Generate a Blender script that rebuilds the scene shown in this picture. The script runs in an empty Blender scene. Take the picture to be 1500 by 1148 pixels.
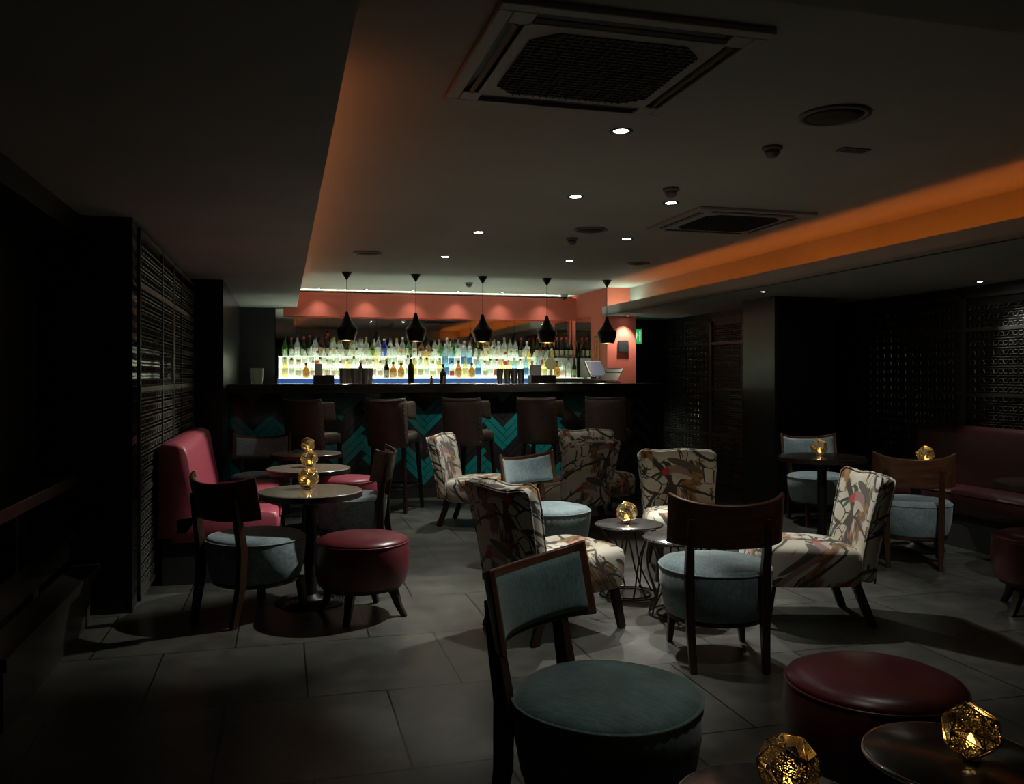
import bpy, math, random
from mathutils import Vector, Matrix
random.seed(7)
PI = math.pi
S = bpy.context.scene
COL = S.collection
H, F, VH = 1.35, 1250.0, 550.0           # eye height, focal length in pixels, horizon row
YAW = math.radians(15)
SN, CS = math.sin(YAW), math.cos(YAW)

def wd(u, D, z=0.0):
    lat = (u - 750) / F * D
    return (D * SN + lat * CS, D * CS - lat * SN, z)
def at(u, v, z):
    return wd(u, (H - z) * F / (v - VH), z)

# ------------------------------------------------------------------ materials
MAT = {}
def nmat(name):
    m = bpy.data.materials.new(name); m.use_nodes = True
    nt = m.node_tree
    b = nt.nodes.get('Principled BSDF')
    MAT[name] = m
    return m, nt, b
def N(nt, typ, **kw):
    n = nt.nodes.new(typ)
    for k, v in kw.items():
        if k in n.inputs: n.inputs[k].default_value = v
        else: setattr(n, k, v)
    return n
def objco(nt, scale=(1, 1, 1), kind='Object'):
    t = nt.nodes.new('ShaderNodeTexCoord'); mp = nt.nodes.new('ShaderNodeMapping')
    mp.inputs['Scale'].default_value = scale
    nt.links.new(t.outputs[kind], mp.inputs['Vector'])
    return mp.outputs['Vector']
def ramp(nt, fac, stops):
    r = nt.nodes.new('ShaderNodeValToRGB')
    el = r.color_ramp.elements
    while len(el) < len(stops): el.new(0.5)
    for e, (p, c) in zip(el, stops):
        e.position = p; e.color = tuple(c) + (1,) if len(c) == 3 else c
    nt.links.new(fac, r.inputs[0])
    return r.outputs[0]
def simple(name, col, rough=.5, metal=0, noise=0.0, nscale=8, stretch=(1, 1, 1), bump=0.0, spec=.5, coat=0):
    m, nt, b = nmat(name)
    b.inputs['Base Color'].default_value = tuple(col) + (1,)
    b.inputs['Roughness'].default_value = rough
    b.inputs['Metallic'].default_value = metal
    b.inputs['Specular IOR Level'].default_value = spec
    b.inputs['Coat Weight'].default_value = coat
    if noise or bump:
        co = objco(nt, stretch)
        n = N(nt, 'ShaderNodeTexNoise', Scale=nscale, Detail=5.0)
        nt.links.new(co, n.inputs['Vector'])
        if noise:
            a = [max(0, c * (1 - noise)) for c in col]; z = [min(1, c * (1 + noise)) for c in col]
            nt.links.new(ramp(nt, n.outputs['Fac'], [(.3, a), (.7, z)]), b.inputs['Base Color'])
        if bump:
            bp = N(nt, 'ShaderNodeBump', Strength=bump, Distance=.004)
            nt.links.new(n.outputs['Fac'], bp.inputs['Height'])
            nt.links.new(bp.outputs[0], b.inputs['Normal'])
    return m
def emis(name, col, strength):
    m, nt, b = nmat(name)
    b.inputs['Base Color'].default_value = (0, 0, 0, 1)
    b.inputs['Emission Color'].default_value = tuple(col) + (1,)
    b.inputs['Emission Strength'].default_value = strength
    return m

simple('ceiling_paint', (.42, .43, .385), .8, noise=.05, nscale=1.5)
simple('dark_paint', (.40, .40, .37), .75, noise=.08, nscale=2)
simple('coral_paint', (.52, .115, .070), .6, noise=.06, nscale=3)
simple('black_wall', (.011, .011, .011), .5, noise=.2, nscale=2)
simple('black_panel', (.012, .012, .012), .22, noise=.2, nscale=2)
simple('satin_metal', (.055, .058, .05), .33, .6, noise=.12, nscale=6)
simple('lattice_lacquer', (.13, .13, .115), .2, .6, spec=.8)
simple('black_metal', (.015, .015, .015), .35, .4)
simple('iron', (.03, .028, .027), .45, .7)
simple('bronze_wire', (.09, .06, .045), .35, .9)
simple('chrome', (.6, .6, .6), .12, 1)
simple('steel', (.45, .44, .42), .28, 1)
simple('gold_metal', (.75, .55, .25), .25, 1)
simple('brass_dark', (.42, .30, .13), .3, 1)
simple('pendant_black', (.012, .012, .011), .38, .5)
simple('burgundy_leather', (.125, .020, .028), .33, 0, noise=.08, nscale=20, bump=.08, spec=.55)
simple('rose_leather', (.44, .085, .12), .42, 0, noise=.08, nscale=14, bump=.08, spec=.5)
simple('maroon_leather', (.060, .014, .017), .4, 0, noise=.08, nscale=14, bump=.08, spec=.5)
simple('brown_leather', (.085, .064, .050), .36, 0, noise=.15, nscale=14, bump=.1, spec=.5)
simple('charcoal_fabric', (.02, .02, .02), .8)
simple('leg_wood', (.018, .010, .007), .4, noise=.2)
simple('white_paper', (.75, .74, .70), .7)
simple('cap_black', (.02, .02, .02), .4)
simple('cap_gold', (.6, .42, .15), .35, .8)
simple('cap_red', (.35, .03, .03), .4)
simple('cap_white', (.7, .7, .68), .4)
simple('wax', (.8, .75, .62), .5)
simple('screen_grey', (.38, .40, .40), .35)
simple('sign_black', (.02, .022, .02), .5)
simple('plastic_white', (.36, .36, .33), .5)
simple('plastic_grey', (.16, .16, .15), .6)
simple('speaker_grille', (.03, .03, .026), .7)
emis('downlight_glow', (1, .98, .93), 60)
emis('downlight_dim', (1, .97, .92), 14)
emis('bulb_glow', (1, .86, .62), 14)
emis('flame_glow', (1, .56, .09), 6)
emis('led_fill', (.86, 1, .90), 40)  # for the added fill strip behind the bar
emis('blue_glow', (.05, .16, .55), .55)
emis('led_orange', (1, .20, .02), 10.5)
emis('led_orange_dim', (1, .27, .08), 6)
emis('led_white', (.72, 1, .82), 27)
emis('exit_green', (.05, .75, .16), .5)
emis('exit_white', (.75, 1, .8), .8)
emis('tablet_glow', (.5, .55, .7), .22)

def wood(name, c0, c1, rough, axis=0, scale=1.0, coat=.0):
    m, nt, b = nmat(name)
    st = [9, 9, 9]; st[axis] = .9
    co = objco(nt, tuple(s * scale for s in st))
    n = N(nt, 'ShaderNodeTexNoise', Scale=4.0, Detail=6.0, Roughness=.6)
    nt.links.new(co, n.inputs['Vector'])
    nt.links.new(ramp(nt, n.outputs['Fac'], [(.3, c0), (.55, [(a + b_) / 2 for a, b_ in zip(c0, c1)]), (.75, c1)]), b.inputs['Base Color'])
    b.inputs['Roughness'].default_value = rough
    b.inputs['Coat Weight'].default_value = coat
    b.inputs['Coat Roughness'].default_value = .15
    return m
wood('walnut', (.060, .024, .011), (.16, .070, .032), .35, 0)
wood('frame_wood', (.030, .013, .007), (.065, .028, .014), .35, 2)
wood('table_wood', (.20, .165, .12), (.33, .285, .22), .24, 0, .8, .5)
wood('counter_wood', (.012, .010, .008), (.035, .030, .026), .18, 0, .5, .4)
wood('shelf_wood', (.025, .023, .019), (.06, .053, .045), .35, 1, .5)

def fabric(name, col):
    m, nt, b = nmat(name)
    co = objco(nt, (1, 1, 1))
    mp = nt.nodes.new('ShaderNodeMapping'); mp.inputs['Scale'].default_value = (160, 24, 60)
    nt.links.new(co, mp.inputs['Vector'])
    n = N(nt, 'ShaderNodeTexNoise', Scale=1.0, Detail=3.0)
    nt.links.new(mp.outputs[0], n.inputs['Vector'])
    n2 = N(nt, 'ShaderNodeTexNoise', Scale=9.0, Detail=3.0)
    nt.links.new(co, n2.inputs['Vector'])
    mx = N(nt, 'ShaderNodeMath', operation='MULTIPLY_ADD')
    mx.inputs[1].default_value = .45
    nt.links.new(n2.outputs['Fac'], mx.inputs[0])
    hf = N(nt, 'ShaderNodeMath', operation='MULTIPLY'); hf.inputs[1].default_value = .55
    nt.links.new(n.outputs['Fac'], hf.inputs[0]); nt.links.new(hf.outputs[0], mx.inputs[2])
    a = [c * .62 for c in col]; z = [min(1, c * 1.35) for c in col]
    nt.links.new(ramp(nt, mx.outputs[0], [(.35, a), (.65, z)]), b.inputs['Base Color'])
    b.inputs['Roughness'].default_value = .75
    b.inputs['Sheen Weight'].default_value = .35
    bp = N(nt, 'ShaderNodeBump', Strength=.25, Distance=.002)
    nt.links.new(n.outputs['Fac'], bp.inputs['Height']); nt.links.new(bp.outputs[0], b.inputs['Normal'])
fabric('grey_blue_fabric', (.20, .285, .30))
fabric('grey_blue_low_light', (.085, .165, .155))  # same grey-blue fabric, its foreground light put into a teal colour

def floor_mat():
    m, nt, b = nmat('stone_tiles')
    co = objco(nt, (1, 1, 1))
    mp = nt.nodes.new('ShaderNodeMapping'); mp.inputs['Location'].default_value = (-.10, .12, 0)
    nt.links.new(co, mp.inputs['Vector'])
    br = N(nt, 'ShaderNodeTexBrick', offset=.5, squash=1.0)
    br.inputs['Scale'].default_value = 1.0
    br.inputs['Brick Width'].default_value = .66
    br.inputs['Row Height'].default_value = .76
    br.inputs['Mortar Size'].default_value = .004
    br.inputs['Mortar Smooth'].default_value = .1
    br.inputs['Color1'].default_value = (.070, .073, .066, 1)
    br.inputs['Color2'].default_value = (.092, .094, .085, 1)
    br.inputs['Mortar'].default_value = (.012, .012, .011, 1)
    nt.links.new(mp.outputs[0], br.inputs['Vector'])
    n = N(nt, 'ShaderNodeTexNoise', Scale=3.4, Detail=9.0, Roughness=.72)
    nt.links.new(co, n.inputs['Vector'])
    mx = N(nt, 'ShaderNodeMix', data_type='RGBA', blend_type='MULTIPLY')
    mx.inputs[0].default_value = 1
    nt.links.new(br.outputs['Color'], mx.inputs[6])
    nt.links.new(ramp(nt, n.outputs['Fac'], [(.3, (.52, .52, .50)), (.5, (.9, .9, .86)), (.7, (1.4, 1.36, 1.26))]), mx.inputs[7])
    nt.links.new(mx.outputs[2], b.inputs['Base Color'])
    r = N(nt, 'ShaderNodeMapRange'); r.inputs['To Min'].default_value = .22; r.inputs['To Max'].default_value = .42
    nt.links.new(n.outputs['Fac'], r.inputs['Value']); nt.links.new(r.outputs[0], b.inputs['Roughness'])
    n2 = N(nt, 'ShaderNodeTexNoise', Scale=60.0, Detail=3.0); nt.links.new(co, n2.inputs['Vector'])
    bp = N(nt, 'ShaderNodeBump', Strength=.12, Distance=.002)
    nt.links.new(n2.outputs['Fac'], bp.inputs['Height']); nt.links.new(bp.outputs[0], b.inputs['Normal'])
floor_mat()

def mirror_mat():
    m, nt, b = nmat('mirror_glass')
    b.inputs['Base Color'].default_value = (.90, .91, .87, 1)
    b.inputs['Metallic'].default_value = 1; b.inputs['Roughness'].default_value = .03
mirror_mat()

def glass_mat(name, tint, gloss=.12, rough=.06, body=0.0, bodycol=None):
    """thin-walled bottle glass: coloured see-through wall with a fresnel-like shine and a little body colour"""
    m = bpy.data.materials.new(name); m.use_nodes = True; MAT[name] = m
    nt = m.node_tree; nt.nodes.clear()
    out = nt.nodes.new('ShaderNodeOutputMaterial')
    tr = nt.nodes.new('ShaderNodeBsdfTransparent'); tr.inputs[0].default_value = tuple(tint) + (1,)
    gl = nt.nodes.new('ShaderNodeBsdfGlossy'); gl.inputs['Roughness'].default_value = rough
    lw = nt.nodes.new('ShaderNodeLayerWeight'); lw.inputs['Blend'].default_value = .35
    mr = nt.nodes.new('ShaderNodeMapRange'); mr.inputs['To Min'].default_value = gloss * .4; mr.inputs['To Max'].default_value = min(1, gloss * 4)
    nt.links.new(lw.outputs['Facing'], mr.inputs['Value'])
    cur = tr
    if body:
        df = nt.nodes.new('ShaderNodeBsdfTranslucent'); df.inputs[0].default_value = tuple(bodycol or tint) + (1,)
        mb = nt.nodes.new('ShaderNodeMixShader'); mb.inputs[0].default_value = body
        nt.links.new(tr.outputs[0], mb.inputs[1]); nt.links.new(df.outputs[0], mb.inputs[2]); cur = mb
    mx = nt.nodes.new('ShaderNodeMixShader')
    nt.links.new(mr.outputs[0], mx.inputs[0]); nt.links.new(cur.outputs[0], mx.inputs[1]); nt.links.new(gl.outputs[0], mx.inputs[2])
    nt.links.new(mx.outputs[0], out.inputs[0])
glass_mat('glass_clear', (.90, .94, .90), .14, body=.34, bodycol=(.9, .95, .9))
glass_mat('glass_amber', (.62, .40, .14), .12, body=.2, bodycol=(.5, .30, .10))
glass_mat('glass_pale', (.93, .84, .50), .10, body=.2, bodycol=(.9, .8, .45))
glass_mat('glass_green', (.30, .58, .22), .12, body=.25, bodycol=(.22, .45, .15))
glass_mat('glass_olive', (.13, .20, .06), .12, body=.15, bodycol=(.1, .16, .04))
glass_mat('glass_blue', (.05, .10, .75), .10, body=.3, bodycol=(.05, .1, .7))
glass_mat('glass_ice', (.60, .80, .90), .12, body=.35, bodycol=(.6, .8, .9))
glass_mat('glass_dark', (.05, .035, .03), .14, body=.1, bodycol=(.05, .03, .02))
glass_mat('glass_red', (.42, .10, .06), .12, body=.2, bodycol=(.35, .08, .05))

def frost_mat(name, col, strength):
    m, nt, b = nmat(name)
    b.inputs['Base Color'].default_value = (.8, .82, .78, 1); b.inputs['Roughness'].default_value = .4
    b.inputs['Emission Color'].default_value = tuple(col) + (1,)
    b.inputs['Emission Strength'].default_value = strength
frost_mat('lit_acrylic', (.88, 1, .78), 4.5)
frost_mat('riser_acrylic', (.90, 1, .72), .62)

def perforated(name, col, thr, scale):
    """etched brass sheet pierced by small holes"""
    m = bpy.data.materials.new(name); m.use_nodes = True; MAT[name] = m
    nt = m.node_tree; b = nt.nodes['Principled BSDF']; out = nt.nodes['Material Output']
    b.inputs['Base Color'].default_value = tuple(col) + (1,); b.inputs['Metallic'].default_value = .9; b.inputs['Roughness'].default_value = .28
    co = objco(nt)
    v = N(nt, 'ShaderNodeTexVoronoi', Scale=scale, feature='DISTANCE_TO_EDGE')
    nt.links.new(co, v.inputs['Vector'])
    g = N(nt, 'ShaderNodeMath', operation='GREATER_THAN'); g.inputs[1].default_value = thr
    nt.links.new(v.outputs['Distance'], g.inputs[0])
    tr = nt.nodes.new('ShaderNodeBsdfTransparent'); mx = nt.nodes.new('ShaderNodeMixShader')
    nt.links.new(g.outputs[0], mx.inputs[0]); nt.links.new(b.outputs[0], mx.inputs[1]); nt.links.new(tr.outputs[0], mx.inputs[2])
    nt.links.new(mx.outputs[0], out.inputs[0])
perforated('pierced_brass', (.66, .58, .36), .13, 170)

# ---- chinoiserie print: cream ground, bare branches, ochre foliage, pink trees, small red and green birds
def print_fabric():
    m, nt, b = nmat('bird_print')
    L = nt.links.new
    t = nt.nodes.new('ShaderNodeTexCoord')
    sep = nt.nodes.new('ShaderNodeSeparateXYZ'); L(t.outputs['Object'], sep.inputs[0])
    def M(op, a, b_=None, c=None):
        n = nt.nodes.new('ShaderNodeMath'); n.operation = op
        for i, x in enumerate((a, b_, c)):
            if x is None: continue
            if isinstance(x, (int, float)): n.inputs[i].default_value = x
            else: L(x, n.inputs[i])
        return n.outputs[0]
    X = M('ADD', sep.outputs['X'], M('MULTIPLY', M('ADD', sep.outputs['Y'], .3), .6))
    Yv = M('ADD', sep.outputs['Z'], M('MULTIPLY', sep.outputs['Y'], .8))   # the print runs up the back and on over the seat
    cv = nt.nodes.new('ShaderNodeCombineXYZ'); L(X, cv.inputs[0]); L(Yv, cv.inputs[1])
    warp = N(nt, 'ShaderNodeTexNoise', Scale=3.6, Detail=1.0); L(cv.outputs[0], warp.inputs['Vector'])
    wadd = N(nt, 'ShaderNodeVectorMath', operation='MULTIPLY_ADD'); wadd.inputs[1].default_value = (.24, .24, 0)
    L(warp.outputs['Color'], wadd.inputs[0]); L(cv.outputs[0], wadd.inputs[2])
    vec = wadd.outputs[0]
    cur = None
    base = N(nt, 'ShaderNodeTexNoise', Scale=6.0, Detail=2.0); L(cv.outputs[0], base.inputs['Vector'])
    cur = ramp(nt, base.outputs['Fac'], [(.3, (.55, .50, .36)), (.6, (.62, .60, .50)), (.75, (.56, .58, .50))])
    def over(mask, col):
        nonlocal cur
        mx = N(nt, 'ShaderNodeMix', data_type='RGBA'); L(mask, mx.inputs[0]); L(cur, mx.inputs[6])
        if isinstance(col, tuple): mx.inputs[7].default_value = col + (1,)
        else: L(col, mx.inputs[7])
        cur = mx.outputs[2]
    def step(x, lo, hi):
        r = N(nt, 'ShaderNodeMapRange'); r.inputs['From Min'].default_value = lo; r.inputs['From Max'].default_value = hi
        L(x, r.inputs['Value']); return r.outputs[0]
    # foliage masses
    fo = N(nt, 'ShaderNodeTexNoise', Scale=3.4, Detail=5.0, Roughness=.6); L(vec, fo.inputs['Vector'])
    fc = N(nt, 'ShaderNodeTexNoise', Scale=26.0, Detail=3.0); L(vec, fc.inputs['Vector'])
    fcol = ramp(nt, fc.outputs['Fac'], [(.3, (.05, .035, .015)), (.45, (.20, .11, .035)), (.6, (.34, .19, .07)), (.72, (.30, .11, .06)), (.85, (.36, .30, .12))])
    over(step(fo.outputs['Fac'], .505, .525), fcol)
    # pale pink trees
    pk = N(nt, 'ShaderNodeTexNoise', Scale=8.5, Detail=1.0)
    mpp = nt.nodes.new('ShaderNodeMapping'); mpp.inputs['Location'].default_value = (3.1, 1.7, 0); mpp.inputs['Scale'].default_value = (1.3, .7, 1)
    L(cv.outputs[0], mpp.inputs['Vector']); L(mpp.outputs[0], pk.inputs['Vector'])
    over(step(pk.outputs['Fac'], .655, .68), (.62, .25, .20))
    # branches: warped cell borders, thick and thin, broken up by a mask
    for sc, th, offs, lo in ((2.9, .028, 0, .40), (8, .034, 5, .50), (14, .04, 9, .56)):
        mp2 = nt.nodes.new('ShaderNodeMapping'); mp2.inputs['Location'].default_value = (offs, offs * .6, 0)
        mp2.inputs['Rotation'].default_value = (0, 0, .6); mp2.inputs['Scale'].default_value = (1, 1.3, 1)
        L(vec, mp2.inputs['Vector'])
        vo = N(nt, 'ShaderNodeTexVoronoi', feature='DISTANCE_TO_EDGE', Scale=sc); L(mp2.outputs[0], vo.inputs['Vector'])
        bm = step(vo.outputs['Distance'], th * 1.25, th)
        bn = N(nt, 'ShaderNodeTexNoise', Scale=5.0, Detail=1.0); L(mp2.outputs[0], bn.inputs['Vector'])
        over(M('MULTIPLY', bm, step(bn.outputs['Fac'], lo, lo + .03)), (.045, .040, .028))
    # birds: body, red head, green tail (ellipses in the plane of the print)
    def ell(cx, cy, a, b_, rot, col):
        dx = M('SUBTRACT', X, cx); dy = M('SUBTRACT', Yv, cy)
        c, s = math.cos(rot), math.sin(rot)
        p = M('ADD', M('MULTIPLY', dx, c / a), M('MULTIPLY', dy, s / a))
        q = M('ADD', M('MULTIPLY', dx, -s / b_), M('MULTIPLY', dy, c / b_))
        r = M('ADD', M('MULTIPLY', p, p), M('MULTIPLY', q, q))
        over(step(r, 1.1, .9), col)
    for (bx, by, fl) in ((.02, .40, 1), (-.10, .13, -1), (.10, -.08, 1)):
        ell(bx - .09 * fl, by + .034, .12, .022, .25 * fl, (.10, .09, .07))
        ell(bx - .03 * fl, by - .005, .085, .032, .1 * fl, (.34, .20, .17))
        ell(bx - .05 * fl, by - .03, .07, .014, .15 * fl, (.55, .48, .42))
        ell(bx + .06 * fl, by - .005, .036, .020, -.3 * fl, (.50, .035, .03))
        ell(bx + .115 * fl, by - .028, .042, .010, -.45 * fl, (.03, .12, .08))
    L(cur, b.inputs['Base Color'])
    b.inputs['Roughness'].default_value = .8
    b.inputs['Sheen Weight'].default_value = .2
print_fabric()
MT = MAT

# ------------------------------------------------------------------ mesh tools
class MB:
    def __init__(s): s.v = []; s.f = []; s.m = []
    def add(s, vs, fs, mi=0):
        o = len(s.v); s.v += [tuple(x) for x in vs]
        s.f += [tuple(i + o for i in f) for f in fs]; s.m += [mi] * len(fs)
        return s
    def box(s, c, d, rz=0, mi=0, ry=0, rx=0):
        R = Matrix.Rotation(rz, 3, 'Z') @ Matrix.Rotation(ry, 3, 'Y') @ Matrix.Rotation(rx, 3, 'X')
        vs = []
        for x in (-.5, .5):
            for y in (-.5, .5):
                for z in (-.5, .5):
                    vs.append(Vector(c) + R @ Vector((x * d[0], y * d[1], z * d[2])))
        return s.add(vs, [(0, 1, 3, 2), (4, 6, 7, 5), (0, 4, 5, 1), (2, 3, 7, 6), (0, 2, 6, 4), (1, 5, 7, 3)], mi)
    def bb(s, a, b, mi=0):
        return s.box([(p + q) / 2 for p, q in zip(a, b)], [abs(q - p) for p, q in zip(a, b)], mi=mi)
    def bar(s, a, b, w, h=None, mi=0, w2=None, h2=None):
        """square-section bar from a to b, optionally tapering"""
        a, b = Vector(a), Vector(b); h = h or w; w2 = w2 or w; h2 = h2 or h
        d = (b - a).normalized()
        up = Vector((0, 0, 1)) if abs(d.z) < .9 else Vector((0, 1, 0))
        x = d.cross(up).normalized(); y = x.cross(d).normalized()
        vs = []
        for p, ww, hh in ((a, w, h), (b, w2, h2)):
            for sx, sy in ((-1, -1), (1, -1), (1, 1), (-1, 1)):
                vs.append(p + x * sx * ww / 2 + y * sy * hh / 2)
        return s.add(vs, [(3, 2, 1, 0), (4, 5, 6, 7), (0, 1, 5, 4), (1, 2, 6, 5), (2, 3, 7, 6), (3, 0, 4, 7)], mi)
    def lathe(s, prof, seg=32, c=(0, 0, 0), mi=0, cap=True):
        vs = []; fs = []
        for r, z in prof:
            for i in range(seg):
                a = 2 * PI * i / seg
                vs.append((c[0] + r * math.cos(a), c[1] + r * math.sin(a), c[2] + z))
        n = len(prof)
        for j in range(n - 1):
            for i in range(seg):
                k = (i + 1) % seg
                fs.append((j * seg + i, j * seg + k, (j + 1) * seg + k, (j + 1) * seg + i))
        if cap:
            fs.append(tuple(range(seg - 1, -1, -1))); fs.append(tuple((n - 1) * seg + i for i in range(seg)))
        return s.add(vs, fs, mi)
    def rings(s, rings, cap=True, mi=0, closed=False):
        seg = len(rings[0]); vs = [p for r in rings for p in r]; fs = []
        n = len(rings)
        for j in range(n if closed else n - 1):
            j2 = (j + 1) % n
            for i in range(seg):
                k = (i + 1) % seg
                fs.append((j * seg + i, j * seg + k, j2 * seg + k, j2 * seg + i))
        if cap and not closed:
            fs.append(tuple(range(seg - 1, -1, -1))); fs.append(tuple((n - 1) * seg + i for i in range(seg)))
        return s.add(vs, fs, mi)
    def tube(s, pts, r, seg=8, closed=False, mi=0, r2=None):
        pts = [Vector(p) for p in pts]; n = len(pts); rs = []
        prev = None
        for i, p in enumerate(pts):
            a = pts[(i - 1) % n] if (closed or i > 0) else p
            b = pts[(i + 1) % n] if (closed or i < n - 1) else p
            d = (b - a).normalized()
            if prev is None:
                up = Vector((0, 0, 1)) if abs(d.z) < .9 else Vector((1, 0, 0))
                x = d.cross(up).normalized()
            else:
                x = (prev - d * prev.dot(d)).normalized()
            prev = x; y = d.cross(x)
            rr = r if r2 is None else r + (r2 - r) * i / (n - 1)
            rs.append([p + x * rr * math.cos(2 * PI * k / seg) + y * rr * math.sin(2 * PI * k / seg) for k in range(seg)])
        return s.rings(rs, not closed, mi, closed)
    def slab(s, fn, t, nu=12, nv=8, mi=0):
        """closed curved slab about the surface fn(u,v), u,v in 0..1; t = thickness or t(u,v)"""
        tf = t if callable(t) else (lambda u, v: t)
        fr, bk = [], []
        e = 1e-3
        for j in range(nv + 1):
            for i in range(nu + 1):
                u, v = i / nu, j / nv
                p = Vector(fn(u, v))
                du = Vector(fn(min(1, u + e), v)) - Vector(fn(max(0, u - e), v))
                dv = Vector(fn(u, min(1, v + e))) - Vector(fn(u, max(0, v - e)))
                nn = du.cross(dv).normalized()
                tt = tf(u, v) / 2
                fr.append(p + nn * tt); bk.append(p - nn * tt)
        o = len(fr); W = nu + 1; fs = []
        for j in range(nv):
            for i in range(nu):
                a = j * W + i
                fs.append((a, a + 1, a + 1 + W, a + W)); fs.append((o + a, o + a + W, o + a + 1 + W, o + a + 1))
        for i in range(nu):
            fs.append((i, o + i, o + i + 1, i + 1)); b = nv * W + i; fs.append((b, b + 1, o + b + 1, o + b))
        for j in range(nv):
            a = j * W; fs.append((a, a + W, o + a + W, o + a)); b = a + nu; fs.append((b, o + b, o + b + W, b + W))
        return s.add(fr + bk, fs, mi)
    def build(s, name, mat=None, parent=None, smooth=None, bevel=0, sub=0, seg=2, loc=(0, 0, 0), rotz=0):
        me = bpy.data.meshes.new(name)
        me.from_pydata(s.v, [], s.f); me.update()
        mats = mat if isinstance(mat, (list, tuple)) else [mat]
        for m_ in mats:
            if m_: me.materials.append(MT[m_])
        if len(mats) > 1: me.polygons.foreach_set('material_index', s.m)
        o = bpy.data.objects.new(name, me); COL.objects.link(o)
        o.location = loc; o.rotation_euler = (0, 0, rotz)
        if parent: o.parent = parent
        if sub:
            md = o.modifiers.new('subdivision', 'SUBSURF'); md.levels = sub; md.render_levels = sub
        if bevel:
            md = o.modifiers.new('bevel', 'BEVEL'); md.width = bevel; md.segments = seg; md.limit_method = 'ANGLE'; md.angle_limit = math.radians(40)
        if smooth or sub:
            me.polygons.foreach_set('use_smooth', [True] * len(me.polygons))
            if smooth == 'auto':
                try: me.set_sharp_from_angle(angle=math.radians(38))
                except Exception: pass
        return o

def empty(name, loc=(0, 0, 0), rz=0):
    o = bpy.data.objects.new(name, None); COL.objects.link(o)
    o.empty_display_size = .1
    o.location = loc; o.rotation_euler = (0, 0, rz); return o
def tag(o, label=None, cat=None, group=None, kind=None):
    if label: o['label'] = label
    if cat: o['category'] = cat
    if group: o['group'] = group
    if kind: o['kind'] = kind
    return o
def struct(mb, name, mat, label=None, **kw):
    o = mb.build(name, mat, **kw); o['kind'] = 'structure'
    if label: o['label'] = label; o['category'] = name.split('_')[0]
    return o
def copy_tree(o, parent=None):
    c = o.copy(); COL.objects.link(c); c.parent = parent
    for ch in [x for x in bpy.data.objects if x.parent == o]:
        copy_tree(ch, c)
    return c
def face(dx, dy): return math.atan2(-dx, dy)
def place(proto, used, x, y, rz, label, z=0, group=None):
    o = proto if not used[0] else copy_tree(proto)
    used[0] = True
    o.location = (x, y, z); o.rotation_euler = (0, 0, rz)
    o['label'] = label
    if group: o['group'] = group
    return o
def superring(rx, ry, z, n=2.4, seg=40, cy=0.0):
    r = []
    for i in range(seg):
        a = 2 * PI * i / seg; c, s_ = math.cos(a), math.sin(a)
        r.append((rx * math.copysign(abs(c) ** (2 / n), c), cy + ry * math.copysign(abs(s_) ** (2 / n), s_), z))
    return r

# ------------------------------------------------------------------ camera and view
cam = bpy.data.cameras.new('camera'); co = bpy.data.objects.new('camera', cam); COL.objects.link(co)
co.location = (0, 0, H); co.rotation_euler = (PI / 2, 0, -YAW)
cam.sensor_width = 36; cam.sensor_fit = 'HORIZONTAL'; cam.lens = F / 1500 * 36; cam.shift_y = -24 / 1500
cam.clip_start = .05; cam.clip_end = 60
S.camera = co
S.view_settings.view_transform = 'Standard'; S.view_settings.look = 'None'
S.view_settings.gamma = 1; S.view_settings.use_curve_mapping = False; S.view_settings.exposure = 0
w = bpy.data.worlds.new('world'); S.world = w; w.use_nodes = True
w.node_tree.nodes['Background'].inputs[0].default_value = (0, 0, 0, 1)
S.cycles.max_bounces = 8; S.cycles.transparent_max_bounces = 24
S.cycles.caustics_reflective = False; S.cycles.caustics_refractive = False
S.cycles.sample_clamp_indirect = 3.0

# ------------------------------------------------------------------ room shell
ZC, ZL, ZR = 2.5, 2.25, 2.125
XLIP, XL, XLN, YB = .174, -.81, -1.1, 11.8
XR, XRW = 4.0, 5.78
b = MB(); b.bb((-2.2, -3, -.1), (7, 12.6, 0)); struct(b, 'floor', 'stone_tiles')
b = MB(); b.bb((-.1, 1.6, ZC), (4.6, 12.3, ZC + .1)); struct(b, 'ceiling', 'ceiling_paint')
b = MB(); b.bb((-2.2, -3, ZL), (XLIP - .13, 12.3, ZL + .06)); b.bb((-.12, 1.7, ZL + .06), (-.02, 12.3, ZC))
b.bb((XLIP - .13, 1.82, ZL), (XLIP, 12.2, ZL + .025)); struct(b, 'ceiling_left', 'dark_paint')
b = MB(); b.bb((XR, 1.82, ZR), (XR + .03, 10.4, 2.24)); b.bb((XR, 1.82, ZR), (4.47, 10.4, ZR + .03)); b.bb((4.47, 1.82, ZR), (7, 12.3, ZR + .03))
b.bb((4.38, 1.82, ZR + .03), (7, 10.4, ZC)); struct(b, 'ceiling_right', 'ceiling_paint')
b = MB(); b.bb((-2.2, -3, ZL), (7, 1.82, ZL + .3)); struct(b, 'ceiling_near', 'dark_paint')
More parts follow.
